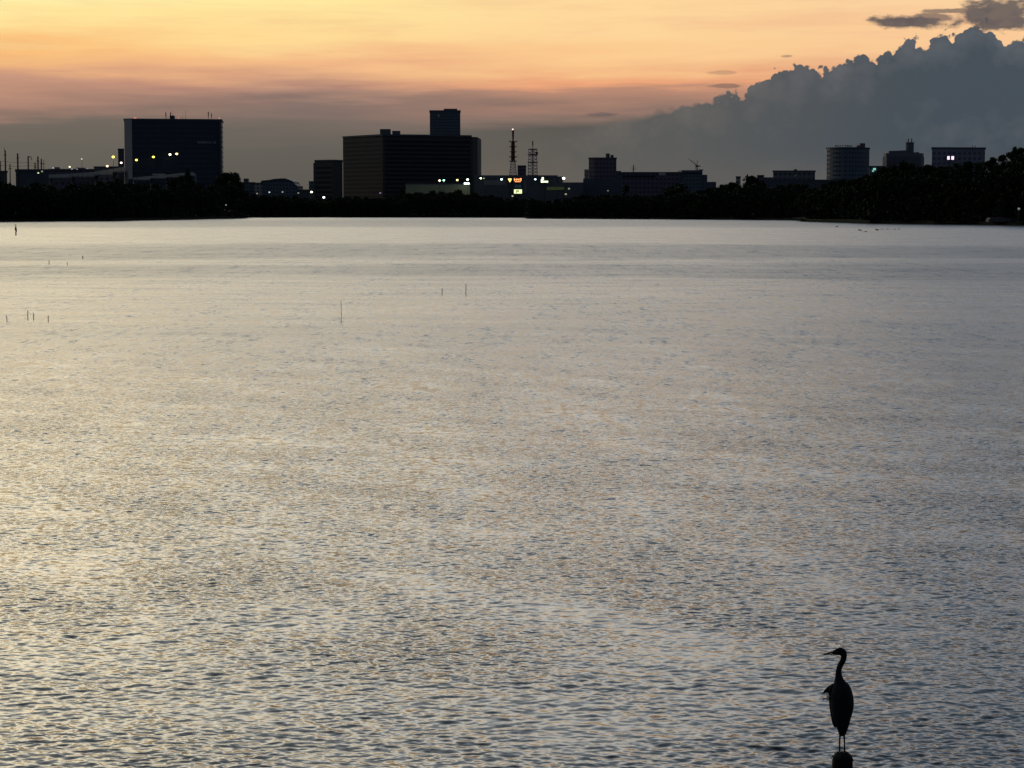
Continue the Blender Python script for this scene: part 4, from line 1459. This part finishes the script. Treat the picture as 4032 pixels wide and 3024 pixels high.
def bird(x, y, D, s, kind_, label, group=None, z=None, cat='bird', nm='bird'):
    """small water birds: one continuous skinned body. s = body length in metres"""
    me = bpy.data.meshes.new('body')
    bm = bmesh.new()
    if kind_ == 'swim':
        P = [(-.5, 0, .12, .05), (-.25, 0, .1, .16), (0, 0, .08, .2), (.25, 0, .12, .17), (.34, 0, .3, .07), (.36, 0, .42, .075), (.46, 0, .42, .04), (.56, 0, .4, .015)]
    else:   # upright cormorant-like
        P = [(.12, 0, -.1, .05), (.05, 0, .1, .13), (0, 0, .4, .2), (-.02, 0, .7, .17), (0, 0, .95, .08), (.04, 0, 1.15, .07), (0, 0, 1.28, .09), (-.12, 0, 1.28, .05), (-.28, 0, 1.27, .02)]
    n = len(P)
    # loft rings along the spine
    prev = None
    N = 10
    rings_ = []
    for i, (a, b, c, rr_) in enumerate(P):
        t0 = Vector(P[max(0, i - 1)][:3])
        t1 = Vector(P[min(n - 1, i + 1)][:3])
        d = (t1 - t0).normalized()
        sd_ = Vector((0, 1, 0))
        up_ = d.cross(sd_)
        rings_.append([bm.verts.new(((Vector((a, b, c)) + (sd_ * math.cos(2 * PI * k / N) * .8 + up_ * math.sin(2 * PI * k / N)) * rr_) * s)) for k in range(N)])
    for i in range(n - 1):
        for k in range(N):
            bm.faces.new((rings_[i][k], rings_[i][(k + 1) % N], rings_[i + 1][(k + 1) % N], rings_[i + 1][k]))
    bm.faces.new(rings_[0][::-1])
    bm.faces.new(rings_[-1])
    bmesh.ops.recalc_face_normals(bm, faces=bm.faces)
    bm.to_mesh(me)
    bm.free()
    me.materials.append(darkfeather)
    me.shade_smooth()
    o = bpy.data.objects.new(nm, me)
    col.objects.link(o)
    q = at(x, y, D)
    o.location = (q.x, D, 0.0 if z is None else z)
    tag(o, label, cat, group)
    return o


zst = zat(912, shoreD(925))
bird(62.5, 912, shoreD(925), 1.15, 'up', 'small dark upright bird perched on a stake by the left shore', z=zst)
for i, (x_, y_, s_, lab) in enumerate([(3295, 893, .85, 'small dark water bird nearest the hill shore'), (3386, 908, .95, 'dark water bird left of the darkest one off the right shore'), (3454, 907, 1.1, 'darkest water bird off the right shore')]):
    o = bird(x_, y_, shoreD(y_), s_, 'swim', lab, 'water birds off the right shore')
    o.rotation_euler = (0, 0, [0, PI, PI][i])


# net floats: low dark bars beside the birds
def float_line(x0, x1, y, label):
    D = shoreD(y)
    mb_ = MB()
    a_, b_ = at(x0, y, D), at(x1, y, D)
    prev = None
    nn = int((b_.x - a_.x) / .7)
    for k in range(nn):
        t = k / nn
        q = Vector((a_.x + (b_.x - a_.x) * t, D + math.sin(t * 7) * 1.5, 0.03))
        if k % 2:
            mb_.ball(tuple(q), .16, 6, 4, (2.2, .8, 1))
        if prev is not None:
            mb_.tube(prev, q, .03, .03, 4)
        prev = q
    o = mb_.build('float_line', steel)
    tag(o, label, 'float line', 'floating lines off the right shore')


float_line(3464, 3552, 903, 'upper dark line of floats right of the darkest water bird')
float_line(3392, 3424, 913, 'short dark line of floats below the water birds')


# ------------------------------------------------------------------ heron on its post
DH = 18.9


def hp(x, y, off=0.0):
    q = at(x, y, DH)
    return Vector((q.x, DH + off, q.z))


PXM = DH / FPX


def loft(pairs, depth, name, m, parent, root, N=20, offs=None, sub=1, closed_tip=True):
    """pairs: ((x,y),(x,y)) photo outline points on both sides; depth: front-back ratio per ring"""
    bm = bmesh.new()
    rings_ = []
    for i, (a, b) in enumerate(pairs):
        oo = offs[i] if offs else 0.0
        A, B = hp(*a, oo), hp(*b, oo)
        c = (A + B) / 2
        h = (B - A) / 2
        dr = depth[i] if hasattr(depth, '__len__') else depth
        w = h.length * dr
        rings_.append([bm.verts.new(c + h * math.cos(2 * PI * k / N) + Vector((0, 1, 0)) * w * math.sin(2 * PI * k / N) - Vector(root.location)) for k in range(N)])
    for i in range(len(rings_) - 1):
        for k in range(N):
            bm.faces.new((rings_[i][k], rings_[i][(k + 1) % N], rings_[i + 1][(k + 1) % N], rings_[i + 1][k]))
    bm.faces.new(rings_[0][::-1])
    bm.faces.new(rings_[-1])
    bmesh.ops.recalc_face_normals(bm, faces=bm.faces)
    me = bpy.data.meshes.new(name)
    bm.to_mesh(me)
    bm.free()
    me.materials.append(m)
    me.shade_smooth()
    o = bpy.data.objects.new(name, me)
    col.objects.link(o)
    o.parent = parent
    if sub:
        md = o.modifiers.new('sub', 'SUBSURF')
        md.levels = sub
        md.render_levels = sub
    return o


hr = empty('heron', hp(3316, 2961), 'tall dark heron standing upright on a post, head turned left', 'heron')
pairs = [((3305, 2900), (3327, 2900)), ((3300, 2882), (3334, 2882)), ((3294, 2864), (3340, 2866)), ((3284, 2848), (3345, 2848)), ((3276, 2828), (3351, 2826)),
         ((3271, 2798), (3357, 2798)), ((3267, 2772), (3360, 2774)), ((3267, 2748), (3359, 2750)), ((3269, 2724), (3354, 2727)), ((3274, 2705), (3346, 2705)),
         ((3283, 2689), (3334, 2686)), ((3287, 2675), (3320, 2673)), ((3289, 2655), (3314, 2655)), ((3291, 2638), (3313, 2639)), ((3296, 2620), (3317, 2627)),
         ((3303, 2606), (3326, 2612)), ((3310, 2595), (3332, 2597)), ((3312, 2584), (3335, 2578)), ((3307, 2580), (3330, 2561)), ((3300, 2580), (3318, 2549)),
         ((3291, 2579), (3302, 2549)), ((3285, 2578.5), (3289, 2557)), ((3281, 2578), (3281, 2562.5)), ((3277, 2577), (3277, 2565))]
dep = [.8, .9, 1.0, 1.0, 1.0, 1.0, 1.0, 1.0, .95, .95, .9, .95, .95, .95, .95, .95, .9, .8, .75, .7, .65, .6, .55, .5]
body = loft(pairs, dep, 'body', featherm, hr, hr)
# dagger beak, two mandibles
loft([((3281, 2562.5), (3281, 2571.5)), ((3268, 2566.5), (3268, 2573)), ((3252, 2571), (3252, 2576.5)), ((3240, 2576.3), (3240, 2579)), ((3233.5, 2580), (3233.5, 2580.8))], .6, 'upper_beak', beakm, hr, hr, N=12)
loft([((3281, 2571.7), (3281, 2578)), ((3268, 2573.2), (3268, 2578.5)), ((3252, 2576.7), (3252, 2580.2)), ((3240, 2579.1), (3240, 2581))], .55, 'lower_beak', beakm, hr, hr, N=12)
local(hr, MB().ball(tuple(hp(3293, 2565, -.022)), .0045, 10, 8), 'eye', mat('eye', (0.25, 0.2, 0.03), .2, spec=.6), smooth=True)
# black crown plume lying along the nape
loft([((3316, 2556), (3322, 2551)), ((3327, 2566), (3334, 2563)), ((3331, 2584), (3336, 2584)), ((3328, 2600), (3332, 2602)), ((3321, 2616), (3323.5, 2618))], .5, 'head_plume', darkfeather, hr, hr, N=10)
# folded wings
loft([((3334, 2684), (3338, 2690)), ((3336, 2696), (3349, 2704)), ((3340, 2720), (3358, 2728)), ((3342, 2755), (3364, 2758)), ((3342, 2790), (3363, 2790)), ((3338, 2815), (3355, 2818)),
      ((3332, 2840), (3347, 2842)), ((3326, 2862), (3339, 2864)), ((3322, 2880), (3329, 2882))], 1.3, 'wing', darkfeather, hr, hr, N=14, offs=[0, 0, .01, .01, .01, .01, .01, .01, .01])
loft([((3283, 2688), (3288, 2696)), ((3266, 2699), (3286, 2712)), ((3262, 2716), (3285, 2730)), ((3263, 2745), (3284, 2750)), ((3265, 2775), (3286, 2778)), ((3268, 2800), (3288, 2800)), ((3272, 2825), (3291, 2825)),
      ((3276, 2846), (3294, 2848)), ((3281, 2858), (3295, 2860)), ((3286, 2865), (3294, 2865))], 1.2, 'wing', darkfeather, hr, hr, N=14, offs=[.0, .01, .01, .01, .01, .01, .01, .01, .01, .01])
# lifted shoulder feathers at left
loft([((3283, 2690), (3284, 2738)), ((3272, 2695.5), (3272, 2738)), ((3262, 2703), (3264, 2733)), ((3254, 2711), (3258, 2729)), ((3247, 2719), (3251, 2730)), ((3241, 2729), (3244, 2733)), ((3238.5, 2735), (3240, 2736))], .35, 'shoulder_feathers', darkfeather, hr, hr, N=12, offs=[.0, .01, .02, .02, .02, .02, .02])
glint_mat = mat('feather_glint', (0.95, 0.86, 0.8), 0.38, 0.85, var=0.04, scale=40.0)  # metallic, for flat plates added to mirror the sky as a feather glint
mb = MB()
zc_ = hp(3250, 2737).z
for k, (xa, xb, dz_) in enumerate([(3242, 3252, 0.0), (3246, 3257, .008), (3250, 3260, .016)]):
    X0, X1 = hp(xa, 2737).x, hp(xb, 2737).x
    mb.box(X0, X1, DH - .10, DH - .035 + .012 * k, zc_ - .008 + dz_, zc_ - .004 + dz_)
o = local(hr, mb, 'feather_glint', glint_mat)
o['label'] = 'bright feather glint made of added mirror-like plates'
for q in [[((3266, 2738), (3268, 2750)), ((3257, 2739), (3260, 2748)), ((3250, 2745), (3253, 2750)), ((3244, 2753), (3246, 2756)), ((3237.5, 2764), (3238.5, 2766))],
          [((3268, 2748), (3270, 2764)), ((3263, 2752), (3266, 2758)), ((3258, 2757), (3260, 2759)), ((3254, 2763), (3255, 2764))]]:
    loft(q, .3, 'loose_feather', darkfeather, hr, hr, N=8, offs=[.015] * len(q))
# breast plumes hanging over the chest
for x_ in (3300, 3309, 3318, 3326):
    yb = 2790 - abs(x_ - 3313) * 2
    loft([((x_ - 3, 2700), (x_ + 3, 2700)), ((x_ - 3.5, 2730), (x_ + 3.5, 2730)), ((x_ - 2.2, 2765), (x_ + 2.2, 2765)), ((x_ - .4, yb), (x_ + .4, yb))], .5, 'breast_plume', featherm, hr, hr, N=8,
         offs=[-.075, -.098, -.106, -.108])
# legs with knobbly joints and toes
ptop = 2961
for sgn, x_ in ((-1, 3306.3), (1, 3325.3)):
    xt = 3316 + (x_ - 3316) * .8
    top, kn, ft = hp(xt, 2885, 0), hp(x_, 2922, 0.006), hp(x_ + sgn * .5, ptop, 0)
    mb = MB().tube(top, kn, .0095, .0068, 8).ball(tuple(kn), .0085, 8, 6).tube(kn, ft, .0066, .0075, 8)
    lg = local(hr, mb, 'leg', legm, smooth=True)
    for a_ in (-150, -95, -40, 90):
        d = Vector((math.cos(R(a_)), math.sin(R(a_)), 0))
        ln = .05 if a_ < 0 else .035
        e = ft + d * ln + Vector((0, 0, -.006))
        mdp = ft + d * ln * .5 + Vector((0, 0, .004))
        tm_ = MB().tube(ft + Vector((0, 0, .002)), mdp, .005, .004, 6).tube(mdp, e, .004, .002, 6)
        local(hr, tm_, 'toe', legm, lg, smooth=True)

# the post
pc = hp(3316, 2975)
pr = empty('post', (pc.x, DH, 0), 'rough rounded wooden post rising from the water under the heron', 'post')
bm = bmesh.new()
N = 26
rl = [(-1.2, .083), (0.0, .085), (.2, .086), (.38, .085), (.45, .0865)]
ztp = hp(3316, ptop).z - .004
zs = [-1.2, 0, .15, .3, ztp - .13, ztp - .075, ztp - .04, ztp - .018, ztp - .005, ztp]
rs = [.098, .096, .095, .094, .094, .093, .088, .072, .05, .02]
prev = None
rr_ = random.Random(4)
grv = [rr_.uniform(.9, 1.06) for _ in range(N)]
for z_, ra in zip(zs, rs):
    ring_ = [bm.verts.new((ra * grv[k] * math.cos(2 * PI * k / N) * (1 + rr_.uniform(-.02, .02)), ra * grv[k] * math.sin(2 * PI * k / N), z_ + (rr_.uniform(-.006, .004) if z_ > .3 and ra < .09 else 0))) for k in range(N)]
    if prev:
        for k in range(N):
            bm.faces.new((prev[k], prev[(k + 1) % N], ring_[(k + 1) % N], ring_[k]))
    prev = ring_
bm.faces.new(prev)
me = bpy.data.meshes.new('shaft')
bm.to_mesh(me)
bm.free()
me.materials.append(woodm)
o = bpy.data.objects.new('shaft', me)
col.objects.link(o)
o.parent = pr
mb = MB()
for a0, b0, a1, b1 in [(3348, 2972, 3358, 2990), (3352, 2984, 3359, 2996), (3279, 2974, 3270, 2984), (3345, 2968, 3352, 2977)]:
    mb.tube(hp(a0, b0, -.01), hp(a1, b1, -.03), .006, .003, 5)
local(pr, mb, 'splinter', woodm)
